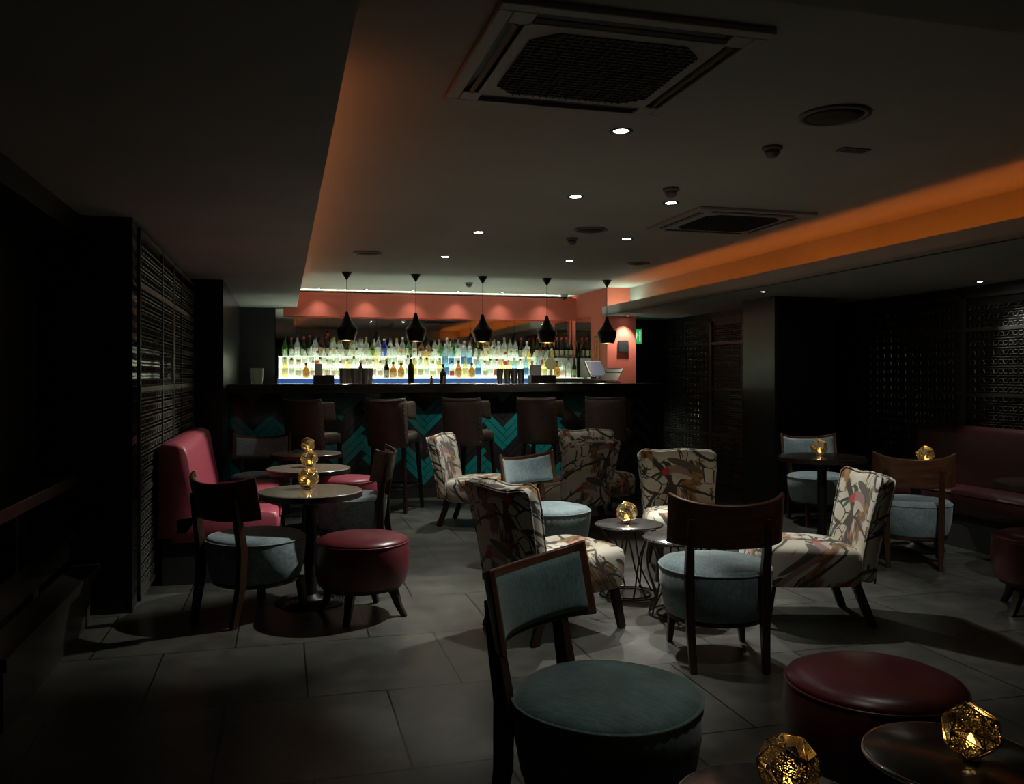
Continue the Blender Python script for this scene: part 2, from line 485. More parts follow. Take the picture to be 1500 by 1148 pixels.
# coral wall behind the bar and its return and pillar
b = MB(); b.bb((-.10, YB, 0), (4.3, YB + .15, ZC - .03)); struct(b, 'wall_back', 'coral_paint')
b = MB(); b.bb((4.07, 10.4, 0), (4.47, YB, 2.125)); b.bb((4.07, 10.4, 2.125), (4.375, YB, ZC)); struct(b, 'wall_return', 'coral_paint')
b = MB(); b.bb((4.47, 10.95, 0), (5.2, 11.1, 2.125)); b.bb((4.2, YB, 0), (4.5, 12, 2.5)); struct(b, 'wall_passage', 'black_wall')
b = MB(); b.bb((-1.5, 12.0, 0), (4.5, 12.15, ZC)); b.bb((-.56, 11.75, 0), (-.105, 12.0, ZL)); struct(b, 'wall_bar_left', 'black_wall')
b = MB(); b.bb((-1.05, 5.29, 0), (XL - .03, 8.44, ZL)); b.bb((-1.3, 5.25, 0), (-.83, 5.29, ZL)); struct(b, 'wall_left', 'black_panel')
b = MB(); b.bb((-1.05, 8.44, 0), (-.545, 12.0, ZL)); struct(b, 'wall_left_far', 'black_panel')
b = MB(); b.bb((-2.2, -3, 0), (-1.31, 5.25, ZL)); b.bb((-1.31, -3, 2.13), (-1.1, 5.25, ZL)); struct(b, 'wall_left_near', 'satin_metal')
b = MB(); b.bb((XRW, -3, 0), (5.95, 9, ZL)); struct(b, 'wall_right', 'black_wall')
b = MB(); b.bb((5.12, 8.0, 0), (5.25, 11, ZR)); b.bb((5.25, 7.95, 0), (5.8, 8.05, ZR)); struct(b, 'wall_right_far', 'black_wall')
b = MB(); b.bb((-2.2, -3.1, 0), (7, -3, 2.6)); struct(b, 'wall_behind', 'dark_paint')
b = MB(); b.bb((4.66, 7.38, 0), (5.32, 7.97, ZR)); b.bb((4.63, 7.38, 0), (4.66, 7.97, ZR), mi=1)
struct(b, 'wall_pillar', ['black_wall', 'satin_metal'])
b = MB(); b.bb((4.38, 1.82, 2.15), (4.4, 10.4, ZC)); struct(b, 'trim_1', 'ceiling_paint')

def strip(name, a, b_, w, h, mat, n, label):
    m = MB()
    for i in range(n):
        p = Vector(a).lerp(Vector(b_), i / n); q = Vector(a).lerp(Vector(b_), (i + 1) / n - .002)
        if abs(b_[0] - a[0]) > abs(b_[1] - a[1]): m.bb((p.x, p.y, p.z), (q.x, q.y + w, q.z + h))
        else: m.bb((p.x, p.y, p.z), (q.x + w, q.y, q.z + h))
    return tag(m.build(name, mat), label, 'light strip')
strip('light_strip', (4.08, 1.9, 2.165), (4.08, 10.1, 2.165), .02, .012, 'led_orange', 20, 'orange glowing light strip hidden in the ceiling cove on the right')
strip('light_strip', (.06, 3.2, 2.285), (.06, 11.6, 2.285), .018, .01, 'led_orange_dim', 20, 'orange glowing light strip hidden in the ceiling cove on the left')
strip('light_strip', (4.04, 10.15, 2.17), (4.36, 10.15, 2.17), .06, .02, 'led_white', 2, 'white light strip end where the orange cove meets the coral wall')

# red fascia over the bar mirror with a lamp strip on top, mirrors
b = MB(); b.bb((.0, 11.62, 2.14), (4.07, 11.66, 2.458)); struct(b, 'trim_2', 'coral_paint')
strip('light_strip', (.1, 11.668, 2.437), (4.0, 11.668, 2.437), .03, .012, 'led_white', 14, 'greenish white light strip above the coral band over the bar mirror')
b = MB()
for i in range(4): b.bb((.17 + i * .97, 11.78, 1.28), (.17 + (i + 1) * .97 - .004, 11.795, 2.15))
tag(b.build('wall_mirror', 'mirror_glass'), 'wide panelled mirror on the coral wall behind the bar bottles', 'mirror')
b = MB(); b.bb((-.1, 11.74, 1.28), (.165, 11.795, 2.24)); tag(b.build('wall_mirror', 'mirror_glass'), 'narrow mirror strip at the left end behind the bar bottles', 'mirror')
b = MB(); b.bb((4.055, 10.98, 1.28), (4.068, 11.6, 2.15)); tag(b.build('wall_mirror', 'mirror_glass'), 'side mirror on the coral wall at the right end of the bar', 'mirror')

# ------------------------------------------------------------------ lattice wall screens
simple('lattice_satin', (.040, .040, .034), .42, .1)
def lattice(label, origin, ang, width, height, z0=.05, group=None, splits=(.5,), mt='lattice_lacquer'):
    """fretwork screen in its own XZ plane, facing local -Y"""
    root = empty('lattice_screen', origin, ang)
    tag(root, label, 'wall screen', group)
    f = MB(); fw = .03
    f.bb((0, -.02, z0), (fw, .0, z0 + height)); f.bb((width - fw, -.02, z0), (width, 0, z0 + height))
    f.bb((0, -.02, z0), (width, 0, z0 + fw)); f.bb((0, -.02, z0 + height - fw), (width, 0, z0 + height))
    for s_ in (.28, .56, .84): f.bb((0, -.021, z0 + height * s_), (width, 0, z0 + height * s_ + .03))
    for s_ in splits: f.bb((width * s_, -.022, z0), (width * s_ + .022, 0, z0 + height))
    f.build('frame', 'lattice_satin', root)
    m = MB(); px, pz = .10, .078; t = .006
    nz = int((height - .06) / pz); nx = int((width - .06) / px)
    for j in range(nz):
        z = z0 + .05 + j * pz
        m.tube([(fw, -.010, z), (width - fw, -.010, z)], .0045, 6)
        for i in range(nx):
            x = .03 + i * px; a, c = z + .022, z + .056
            pts = [(x, a), (x + .035, a), (x + .055, c), (x + .09, c), (x + px, a)]
            for (x1, z1), (x2, z2) in zip(pts[:-1], pts[1:]):
                m.tube([(x1, -.012, z1), (x2, -.012, z2)], .0058, 6)
            m.tube([(x, -.012, c), (x + .035, -.012, c)], .0045, 5)
            m.tube([(x + .055, -.012, a), (x + .09, -.012, a)], .0045, 5)
    m.build('fretwork', mt, root, smooth='auto')
    return root
lattice('black fretwork wall screen on the left wall, beside the rose booth', (XL - .005, 6.9, 0), PI / 2, 1.54, 2.15, splits=(.3,), mt='lattice_satin')
lattice('black fretwork wall screen on the left wall, nearer to the camera than the booth', (XL - .005, 5.3, 0), PI / 2, 1.58, 2.15, splits=(.6,), mt='lattice_satin')
for i, (y0, w_, lb) in enumerate(((7.55, 1.35, 'dim black fretwork screen on right wall next to the wide pillar'),
                                  (6.2, 1.5, 'glinting black fretwork screen on right wall above the left end of the maroon banquette'),
                                  (4.7, 1.7, 'brightly glinting black fretwork screen on right wall cut by the right photo edge'))):
    lattice(lb, (XRW - .005, y0, 0), -PI / 2, w_, 2.0, splits=(.5,))
lattice('black fretwork screen on the far right wall, left of the wide pillar', (5.115, 9.55, 0), -PI / 2, 1.5, 2.0)
lattice('black fretwork screen on the far right wall, beside the dark passage', (5.115, 10.9, 0), -PI / 2, 1.34, 2.0)
lattice('narrow fretwork screen in the recess between the pillar and the right wall', (5.33, 7.94, 0), 0, .42, 2.0, splits=())

# ------------------------------------------------------------------ left sideboard recess
root = empty('side_counter', (-1.5, 3.2, 0)); tag(root, 'dark wooden side counter with open bays against the left wall', 'counter')
b = MB(); b.bb((+.19, -3.5, .745), (.40, 2.0, .805)); b.build('worktop', 'shelf_wood', root, bevel=.004)
for i in range(7):
    y = -3.2 + i * .84
    b = MB(); b.bb((.19, y, .5), (.36, y + .025, .745)); b.build('divider', 'counter_wood', root)
b = MB(); b.bb((+.19, -3.5, .46), (.39, 2.0, .50)); b.build('shelf', 'counter_wood', root)
b = MB(); b.bb((+.19, -3.5, .33), (.36, 2.0, .46)); b.build('front_rail', 'counter_wood', root)
b = MB(); b.bb((-1.12, 3.5, .26), (-.98, 5.15, .31)); b.bb((-1.12, 3.6, 0), (-1.02, 5.1, .26)); tag(b.build('low_bench', 'shelf_wood'), 'low dark wooden ledge on the floor below the left side counter', 'ledge')

# ------------------------------------------------------------------ ceiling fittings
def spot(name, loc, aim, watt, ang=55, blend=.5, col=(1, .97, .90), size=.03):
    l = bpy.data.lights.new(name, 'SPOT'); l.energy = watt; l.spot_size = math.radians(ang); l.spot_blend = blend
    l.color = col; l.shadow_soft_size = size
    o = bpy.data.objects.new(name, l); COL.objects.link(o); o.location = loc
    o.rotation_euler = (Vector(aim) - Vector(loc)).to_track_quat('-Z', 'Y').to_euler()
    return o
def downlight(x, y, z, label, glow='downlight_glow', r=.036):
    root = empty('downlight', (x, y, z)); tag(root, label, 'downlight', None)
    b = MB(); b.lathe([(r, -.002), (r + .018, -.006), (r + .02, 0), (r, 0)], 24, cap=False); b.build('trim_ring', 'plastic_grey', root, smooth=True)
    b = MB(); b.lathe([(r, 0.0), (r * .2, -.004)], 24); b.build('lamp', glow, root)
    return root
DL = [  # u, v, ceiling z, aim, watts, cone, label
 (910, 192, ZC, (1.15, 3.70, 0), 95, 46, 'large square-looking white downlight nearest the big ceiling air conditioner'),
 (843, 288, ZC, (1.72, 4.95, .4), 190, 62, 'brightest star-like downlight in the middle of the ceiling'),
 (701, 340, ZC, (-.30, 6.45, .6), 240, 42, 'bright downlight left of the ceiling centre, above the aisle'),
 (652, 376, ZC, (1.15, 7.55, .3), 120, 60, 'star-like downlight above the bar stools, left of the others'),
 (983, 297, ZC, (2.70, 4.55, .5), 150, 56, 'small downlight in front of the far ceiling air conditioner'),
 (918, 350, ZC, (2.60, 5.60, .5), 140, 54, 'small downlight left of the far ceiling air conditioner'),
 (834, 382, ZC, (2.35, 9.30, .55), 85, 44, 'dim twin-spot downlight nearest the pendant lamps'),
 (1118, 427, ZR, (4.35, 6.45, .6), 55, 70, 'tiny downlight in the low right ceiling above the pillar front'),
 (1449, 412, ZR, (5.60, 5.2, .9), 22, 80, 'tiny downlight in the low right ceiling beside the fretwork wall'),
 (921, 456, ZR, (4.28, 10.42, 1.2), 44, 76, 'tiny downlight right above the coral pillar'),
]
for (u, v, z, aim, wt, ang, lb) in DL:
    x, y, _ = at(u, v, z)
    if u == 921: x, y = 4.30, 10.27
    if u == 1449: x, y = 5.55, 5.8
    downlight(x, y, z, lb, 'downlight_dim' if u in (834, 1118, 1449, 921) else 'downlight_glow', .03 if z == ZR else .036)
    spot('downlight_and_fill_beam', (x, y, z - .015), aim, wt, ang)
for i in range(6):
    x = .45 + i * .62
    o = downlight(x, 11.45, ZC, 'small downlight grazing the coral wall, %s from left in the row over the mirror' % ['first', 'second', 'third', 'fourth', 'fifth', 'last'][i], 'downlight_dim', .025)
    spot('wall_washer', (x, 11.45, ZC - .01), (x, 11.60, 1.5), 9, 90, .9)
# added spots: unseen lamps overhead, and extra beams put at visible downlights
spot('downlight_and_fill_beam', (1.25, 2.0, ZC - .02), (.95, 2.3, .4), 22, 46, .8)
spot('downlight_and_fill_beam', (1.80, 5.19, ZC - .015), (.40, 5.15, .45), 190, 46, .7)  # second beam added at this downlight to light the nearest pedestal table
spot('downlight_and_fill_beam', (2.1, 2.6, ZC - .02), (1.88, 3.0, .5), 15, 74, .8)  # added to brighten the wooden chair back; no fitting modelled here
spot('downlight_and_fill_beam', (3.6, 3.0, ZC - .02), (4.35, 5.0, .6), 70, 40, .8)
spot('downlight_and_fill_beam', (1.52, 6.70, ZC - .015), (1.6, 7.5, .5), 50, 46, .8)  # extra beam added for the farthest left bird-print chair
spot('downlight_and_fill_beam', (2.76, 8.10, ZC - .015), (2.3, 8.75, .8), 34, 90, .9)  # fill beam added at this downlight for the bar stools
spot('downlight_and_fill_beam', (1.52, 8.13, ZC - .015), (.9, 8.75, .8), 22, 90, .9)  # fill beam added for the left bar stools

def air_con(x0, y0, x1, y1, label):
    root = empty('air_conditioner', ((x0 + x1) / 2, (y0 + y1) / 2, ZC)); tag(root, label, 'air conditioner')
    w_, d_ = x1 - x0, y1 - y0
    b = MB(); z0 = -.022
    # four border strips leave slots open
    sl = .34 * w_
    b.bb((-w_ / 2, -d_ / 2, z0), (w_ / 2, -d_ / 2 + .05, 0)); b.bb((-w_ / 2, d_ / 2 - .05, z0), (w_ / 2, d_ / 2, 0))
    b.bb((-w_ / 2, -d_ / 2 + .05, z0), (-w_ / 2 + .05, d_ / 2 - .05, 0)); b.bb((w_ / 2 - .05, -d_ / 2 + .05, z0), (w_ / 2, d_ / 2 - .05, 0))
    q = w_ / 2 - .11
    b.bb((-q, -q, z0), (q, q, -.012))
    for sx in (-1, 1):
        for sy in (-1, 1): b.bb((sx * (w_ / 2 - .05), sy * (d_ / 2 - .05), z0), (sx * (q - .02), sy * (q - .02), 0))
    b.build('panel', 'plastic_white', root, bevel=.006)
    b = MB(); b.bb((-w_ / 2 + .05, -d_ / 2 + .05, -.006), (w_ / 2 - .05, d_ / 2 - .05, -.002)); b.build('duct', 'cap_black', root)
    for k in range(4):
        b = MB(); b.box((0, w_ / 2 - .082, -.022), (w_ - .26, .016, .005), rx=.5)
        o = b.build('louvre', 'plastic_grey', root, rotz=k * PI / 2)
    g = MB(); gq = q - .05; c_ = .08
    ring = [(-gq + c_, -gq), (gq - c_, -gq), (gq, -gq + c_), (gq, gq - c_), (gq - c_, gq), (-gq + c_, gq), (-gq, gq - c_), (-gq, -gq + c_)]
    g.rings([[(x, y, z0 - .004) for x, y in reversed(ring)], [(x, y, z0 + .01) for x, y in reversed(ring)]])
    n = 22
    for i in range(1, n):
        y = -gq + 2 * gq * i / n
        hw = gq - max(0, c_ - (gq - abs(y)))
        g.bb((-hw, y - .002, z0 - .008), (hw, y + .002, z0 - .004)); g.bb((y - .002, -hw, z0 - .008), (y + .002, hw, z0 - .004))
    g.build('grille', 'speaker_grille', root)
air_con(.64, 2.5, 1.58, 3.47, 'large square air conditioner in the ceiling near the top of the photo')
air_con(2.73, 5.25, 3.64, 6.16, 'smaller-looking square air conditioner in the ceiling near the orange cove')
for (u, v, r, lb) in ((1222, 168, .15, 'dark round ceiling speaker at upper right, right of the big air conditioner'),
                      (865, 336, .13, 'dark round ceiling speaker left of the far air conditioner'),
                      (538, 370, .13, 'dark round ceiling speaker above the leftmost pendant lamp'),
                      (935, 385, .11, 'dark round ceiling speaker nearest the coral pillar')):
    x, y, _ = at(u, v, ZC); root = empty('ceiling_speaker', (x, y, ZC)); tag(root, lb, 'speaker')
    MB().lathe([(r, 0), (r + .005, -.008), (r - .02, -.012), (r - .025, -.004)], 32, cap=False).build('rim', 'plastic_grey', root, smooth=True)
    MB().lathe([(r - .02, -.004), (r * .6, -.018), (.01, -.022)], 32).build('grille', 'speaker_grille', root, smooth=True)
for (u, v, lb) in ((1131, 215, 'large round smoke detector below the upper right speaker'), (983, 276, 'smoke detector just above the small central downlight'),
                   (838, 349, 'small smoke detector near the middle ceiling speaker'), (687, 414, 'small dark detector on ceiling between second and third pendants')):
    x, y, _ = at(u, v, ZC); root = empty('smoke_detector', (x, y, ZC)); tag(root, lb, 'smoke detector')
    MB().lathe([(.05, 0), (.052, -.012), (.04, -.02)], 24).build('base', 'plastic_grey', root, smooth='auto')
    MB().lathe([(.036, -.022), (.038, -.034), (.026, -.05), (.018, -.056)], 24).build('sensor_cap', 'plastic_grey', root, smooth='auto')
x, y, _ = at(1250, 219, ZC); root = empty('ceiling_vent', (x, y, ZC)); tag(root, 'small dark slotted vent on the ceiling right of the smoke detector', 'vent')
MB().box((0, 0, -.004), (.16, .07, .008)).build('frame', 'plastic_grey', root)
for s_ in (-1, 1): MB().box((s_ * .035, 0, -.009), (.055, .04, .003)).build('slot', 'cap_black', root)
x, y, _ = at(834, 433, ZC - .02); root = empty('security_camera', (3.85, 11.5, ZC)); tag(root, 'small dome camera in the ceiling corner over the bar mirror', 'camera')
MB().lathe([(.05, 0), (.05, -.03), (.042, -.035)], 24).build('base', 'plastic_white', root, smooth='auto')
MB().lathe([(.04, -.035), (.034, -.06), (.015, -.075)], 24).build('dome', 'cap_black', root, smooth=True)

# ------------------------------------------------------------------ bar
BX0, BX1, BY = -.54, 4.27, 9.38
root = empty('bar_counter', (0, BY, 0)); tag(root, 'long bar counter with dark top and black and teal herringbone tiled front', 'bar counter')
b = MB(); b.bb((BX0, -.2, 1.165), (BX1 + .03, .6, 1.26)); b.build('countertop', 'counter_wood', root, bevel=.008)
b = MB(); b.bb((BX0, .03, 0), (BX1 - .05, .5, 1.165)); b.build('carcass', 'cap_black', root)
b = MB(); b.bb((BX1 - .05, -.02, 0), (BX1, .52, 1.165)); b.build('end_panel', 'black_wall', root)
b = MB(); b.bb((BX0, -.015, 0), (BX1 - .05, .03, .1)); b.build('plinth', 'cap_black', root)
simple('tile_black', (.018, .017, .019), .12, spec=.6)
simple('tile_teal', (.012, .17, .16), .14, spec=.6)
simple('tile_grey', (.06, .056, .06), .2, spec=.6)
tb = MB(); Wt = .064; n7 = 5; gap = .0025; r2 = math.sqrt(.5)
def tile(x0, y0, lx, ly, mi):
    cx, cy = (x0 + lx / 2) * Wt, (y0 + ly / 2) * Wt
    X = (cx - cy) * r2 + 2.0 ; Z = (cx + cy) * r2
    L_ = n7 * Wt * r2 / 2 * 1.0
    if X < BX0 + .15 or X > BX1 - .24 or Z < .28 or Z > .98:
        if X < BX0 - .2 or X > BX1 + .2 or Z < -.1 or Z > 1.35: return
        clip = True
    else: clip = False
    hx, hy = lx * Wt / 2 - gap, ly * Wt / 2 - gap
    poly = []
    for a, c in ((-hx, -hy), (hx, -hy), (hx, hy), (-hx, hy)):
        poly.append(((cx + a - cy - c) * r2 + 2.0, (cx + a + cy + c) * r2))
    if clip:
        def cut(P, ax, lim, sgn):
            out = []
            for i in range(len(P)):
                p, q = P[i], P[(i + 1) % len(P)]
                a_, b_ = sgn * (p[ax] - lim), sgn * (q[ax] - lim)
                if a_ <= 0: out.append(p)
                if (a_ < 0 < b_) or (b_ < 0 < a_):
                    t = a_ / (a_ - b_); out.append((p[0] + (q[0] - p[0]) * t, p[1] + (q[1] - p[1]) * t))
            return out
        for ax, lim, sg in ((0, BX0, -1), (0, BX1 - .052, 1), (1, .1, -1), (1, 1.165, 1)):
            if poly: poly = cut(poly, ax, lim, sg)
        if len(poly) < 3: return
    k = len(poly); j = random.uniform(-.0015, .0015)
    fr = [(x, .004 + j, z) for x, z in poly]; bk = [(x, .03, z) for x, z in poly]
    tb.add(fr + bk, [tuple(range(k)), tuple(range(2 * k - 1, k - 1, -1))] + [(i, i + k, (i + 1) % k + k, (i + 1) % k) for i in range(k)], mi)
for m_ in range(-9, 10):
    for k in range(-50, 62):
        teal = (k % 6) in (1, 2, 3)
        for (x0, y0, lx, ly) in ((k + m_ * 10, k, 5, 1), (k - 1 + m_ * 10, k, 1, 5)):
            X = ((x0 + lx / 2) - (y0 + ly / 2)) * Wt * r2 + 2.0
            mi = 1 if teal else 0
            if X > 3.45: mi = 2 if k % 2 else 0
            tile(x0, y0, lx, ly, mi)
tb.build('tiled_front', ['tile_black', 'tile_teal', 'tile_grey'], root)

m = MB()  # unseen glowing strip added behind the bar to light bottles from the front
for i in range(12): m.bb((.3 + i * .3, .602, 1.17), (.598 + i * .3, .622, 1.182))
m.build('added_fill_strip', 'led_fill', root)
# backbar
root = empty('back_counter', (0, 11.1, 0)); tag(root, 'back bar counter with a blue lit front edge under the bottles', 'counter')
MB().bb((-.08, -.1, 0), (4.03, .5, 1.19)).build('carcass', 'black_wall', root)
MB().bb((-.08, -.11, 1.19), (4.03, .5, 1.235)).build('worktop', 'counter_wood', root)
MB().bb((-.08, .005, 1.235), (4.03, .5, 1.312)).build('riser', 'cap_black', root)
MB().bb((-.07, .0, 1.245), (3.2, .005, 1.312)).build('blue_light_edge', 'blue_glow', root)
TZ = [1.32, 1.46, 1.60]; TY = [11.12, 11.27, 11.42]
for k in range(3):
    m = MB(); x1 = (4.0, 3.75, 3.4)[k]; z0 = 1.316
    if k: m.bb((-.06, TY[k] + .001, z0), (x1, TY[k] + .15, TZ[k] - .006))
    m.bb((-.06, TY[k], TZ[k] - .006), (x1, TY[k] + .148, TZ[k]), mi=1 if k else 1)
    tag(m.build('light_step', ['riser_acrylic', 'lit_acrylic']), ['lowest', 'middle', 'topmost'][k] + ' glowing frosted step under the rows of bottles behind the bar', 'lit shelf')

# bottles ------------------------------------------------------------
def prof_round(h, r, nr, sh, foot=.003):
    return [(r * .92, 0), (r, foot + .004), (r, sh * h), (r * .86, sh * h + .018), (nr * 1.25, sh * h + .05), (nr, sh * h + .065), (nr, h)]
BT = {
 # name: (profile, glass, cap mat, label mat, label z0,z1,  words)
 'a': (prof_round(.26, .036, .013, .58), 'glass_clear', 'cap_black', 'white_label', 'clear black-capped bottle'),
 'b': (prof_round(.24, .040, .014, .55), 'glass_clear', 'cap_gold', 'label_cream', 'clear gold-capped bottle'),
 'c': (prof_round(.27, .034, .013, .5), 'glass_olive', 'cap_red', 'label_cream', 'dark green wine-like bottle'),
 'd': (prof_round(.20, .045, .015, .5), 'glass_amber', 'cap_black', 'label_cream', 'squat amber whisky bottle'),
 'e': (prof_round(.26, .034, .013, .6), 'glass_blue', 'cap_white', 'label_blue', 'cobalt blue bottle'),
 'f': (prof_round(.25, .037, .013, .58), 'glass_pale', 'cap_white', 'white_label', 'pale yellow bottle'),
 'g': (prof_round(.28, .040, .014, .62), 'glass_ice', 'cap_white', 'label_blue', 'frosted ice-blue bottle'),
 'h': (prof_round(.24, .036, .013, .55), 'glass_green', 'cap_black', 'label_green', 'bright green bottle'),
 'i': (prof_round(.22, .038, .014, .52), 'glass_dark', 'cap_gold', 'label_cream', 'nearly black bottle'),
 'j': (prof_round(.23, .036, .014, .56), 'glass_clear', 'cap_red', 'label_red', 'clear red-labelled bottle'),
 'k': (prof_round(.25, .036, .013, .57), 'glass_red', 'cap_black', 'label_cream', 'reddish bottle'),
 'l': (prof_round(.24, .038, .014, .57), 'glass_clear', 'cap_white', 'label_pink', 'clear white-capped bottle'),
}
def paper(name, col, glow=.5):
    m = bpy.data.materials.new(name); m.use_nodes = True; MAT[name] = m
    nt = m.node_tree; out = nt.nodes['Material Output']; nt.nodes.remove(nt.nodes['Principled BSDF'])
    d = nt.nodes.new('ShaderNodeBsdfDiffuse'); t = nt.nodes.new('ShaderNodeBsdfTranslucent'); mx = nt.nodes.new('ShaderNodeMixShader')
    d.inputs[0].default_value = tuple(col) + (1,); t.inputs[0].default_value = tuple(col) + (1,); mx.inputs[0].default_value = glow
    nt.links.new(d.outputs[0], mx.inputs[1]); nt.links.new(t.outputs[0], mx.inputs[2]); nt.links.new(mx.outputs[0], out.inputs[0])
paper('white_label', (.85, .85, .80)); BT_FIX = True
simple_ = simple
def simple(n, c, r): return paper(n, c)
simple('label_cream', (.62, .56, .38), .7); simple('label_blue', (.18, .30, .55), .6); simple('label_green', (.25, .42, .12), .6)
simple('label_red', (.45, .07, .06), .6); simple('label_pink', (.75, .52, .46), .6)
simple = simple_
protos = {}
for k, (pr, gl, cp, lbm, words) in BT.items():
    o = MB().lathe(pr, 14).build('bottle', gl, smooth=True)
    h = pr[-1][1]; r = pr[2][0]; nr = pr[-1][0]; sh = pr[2][1]
    MB().lathe([(nr + .003, h - .022), (nr + .003, h + .008)], 10).build('cap', cp, o, smooth='auto')
    arc = [PI * 1.5 + a for a in [x * .26 - 1.3 for x in range(11)]]
    lb = MB(); vs = []
    for a in arc:
        vs += [((r + .0012) * math.cos(a), (r + .0012) * math.sin(a), sh * .25), ((r + .0012) * math.cos(a), (r + .0012) * math.sin(a), sh * .78)]
    lb.add(vs, [(2 * i, 2 * i + 2, 2 * i + 3, 2 * i + 1) for i in range(10)]); lb.build('label', lbm, o, smooth=True)
    o['category'] = 'bottle'; protos[k] = [o, [False], words]
ORD = ['first', 'second', 'third', 'fourth', 'fifth', 'sixth', 'seventh', 'eighth', 'ninth', 'tenth', 'eleventh', 'twelfth', 'thirteenth', 'fourteenth', 'fifteenth', 'sixteenth', 'seventeenth', 'eighteenth', 'nineteenth', 'twentieth']
seqs = [  # kinds along each step, left to right (by thirds)
 ['ajlbiabldfabl', 'difabdjialbgab', 'ghhalfbdclbafilj'],
 ['ablfjalbab', 'babjglafaba', 'lfabflabjal'],
 ['kahcbcabl', 'ajlabdeagbh', 'habalfcbakc'],
]
names = ['lowest step', 'middle step', 'top step']
rng = random.Random(5)
for tier in range(3):
    x = -.02; xmax = (3.95, 3.68, 3.36)[tier]
    seen = {}; items = []
    while x < xmax:
        t = min(2, int(3 * (x + .02) / 3.7)); kind = rng.choice(seqs[tier][t])
        r = BT[kind][0][2][0]
        x += r + .004
        if x > xmax: break
        items.append((kind, x)); x += r + .002 + rng.uniform(0, .004)
    tot = {}
    for kind, _ in items: tot[kind] = tot.get(kind, 0) + 1
    for kind, x in items:
        seen[kind] = seen.get(kind, 0) + 1
        o, used, words = protos[kind]
        n_ = seen[kind]; of = tot[kind]
        rank = 'only %s' % words if of == 1 else '%s %s from left' % (ORD[n_ - 1], words)
        place(o, used, x, TY[tier] + .075 + rng.uniform(-.02, .02), rng.uniform(-.5, .5), 'the %s on the %s of the bar shelf' % (rank, names[tier]),
              TZ[tier], 'spirit bottles on the %s behind the bar' % names[tier]).scale = (1, 1, rng.uniform(.88, 1.14))
# wine bottles and stemware at the right end
for i in range(8):
    o, used, words = protos['c']
    place(o, used, 3.47 + i * .072, 11.56, 0, '%s dark wine bottle from left, raised in the corner by the side mirror' % ORD[i].capitalize(), 1.60, 'dark wine bottles in the mirror corner')
MB().bb((3.42, 11.48, 1.315), (4.03, 11.64, 1.60)).build('bottle_plinth', 'plastic_white'); tag(bpy.data.objects['bottle_plinth'], 'pale block carrying the dark wine bottles in the mirror corner', 'lit shelf')

# items on the bar top -----------------------------------------------
ZB = 1.26
def on_bar(u, Y=9.62):
    t = (u - 750) / F; D = Y / (CS - t * SN); return D * (SN + t * CS), Y
tin = MB().lathe([(.030, 0), (.032, .004), (.043, .165), (.044, .17), (.041, .17), (.031, .01)], 20).build('shaker_tin', 'steel', smooth='auto')
tag(tin, '', 'shaker tin', 'stacked steel shaker tins on the bar'); used = [False]
for i, u in enumerate((502, 510, 519, 527, 535, 541)):
    x, y = on_bar(u, 9.56 + .11 * (i % 2)); place(tin, used, x, y, 0, 'tall steel shaker tin on bar, %s from left of the six under the first pendants' % ORD[i], ZB)
for i, u in enumerate((732, 743, 753, 763)):
    x, y = on_bar(u, 9.62); place(tin, used, x, y, 0, 'tall steel shaker tin on bar, %s from left of the four right of centre' % ORD[i], ZB)
def caddy(u, u2, lab):
    (x0, y), (x1, _) = on_bar(u), on_bar(u2); w_ = x1 - x0
    r = empty('bar_caddy', ((x0 + x1) / 2, y, ZB)); tag(r, lab, 'caddy')
    b = MB(); b.bb((-w_ / 2, -.07, 0), (w_ / 2, .07, .006)); b.bb((-w_ / 2, -.07, 0), (w_ / 2, -.064, .095)); b.bb((-w_ / 2, .064, 0), (w_ / 2, .07, .095))
    b.bb((-w_ / 2, -.07, 0), (-w_ / 2 + .006, .07, .095)); b.bb((w_ / 2 - .006, -.07, 0), (w_ / 2, .07, .095)); b.bb((-.003, -.07, 0), (.003, .07, .09)); b.build('tray', 'cap_black', r)
    n = MB(); n.bb((-w_ / 2 + .02, -.05, .008), (-.02, .05, .22)); n.build('paper_napkins', 'white_paper', r, bevel=.004)
    n = MB(); n.bb((.02, -.05, .008), (w_ / 2 - .02, .05, .10)); n.build('coaster_stack', 'plastic_grey', r, bevel=.004)
caddy(459, 489, 'black napkin caddy on the bar left of the shaker tins, holding white napkins')
caddy(776, 812, 'black napkin caddy on the bar right of the four shaker tins, holding white napkins')
for u, lb in ((622, 'small dark pepper mill on bar, left one of the close pair below the second pendant'), (641, 'small dark pepper mill on bar, right one of the close pair below the second pendant')):
    x, y = on_bar(u + 10); r = MB().lathe([(.018, 0), (.02, .01), (.014, .03), (.019, .055), (.012, .07), (.014, .08), (.006, .09)], 16).build('pepper_mill', 'walnut', smooth=True); r.location = (x, y, ZB); tag(r, lb, 'pepper mill')
x, y = on_bar(602, 9.75); r = MB().lathe([(.034, 0), (.036, .01), (.036, .2), (.014, .24), (.014, .33)], 20).build('wine_bottle', 'glass_dark', smooth=True); r.location = (x, y, ZB)
tag(r, 'tall black bottle standing alone on the bar right of the first shaker tins', 'bottle'); MB().lathe([(.017, .3), (.017, .335)], 12).build('cap', 'cap_black', r)
x, y = on_bar(649, 9.75); r = MB().lathe([(.036, 0), (.038, .01), (.038, .12), (.014, .16), (.014, .2)], 20).build('bitters_bottle', 'glass_dark', smooth=True); r.location = (x, y, ZB)
tag(r, 'dark round-shouldered bottle on the bar near its middle', 'bottle'); MB().lathe([(.017, .19), (.017, .225)], 12).build('cap', 'cap_black', r)
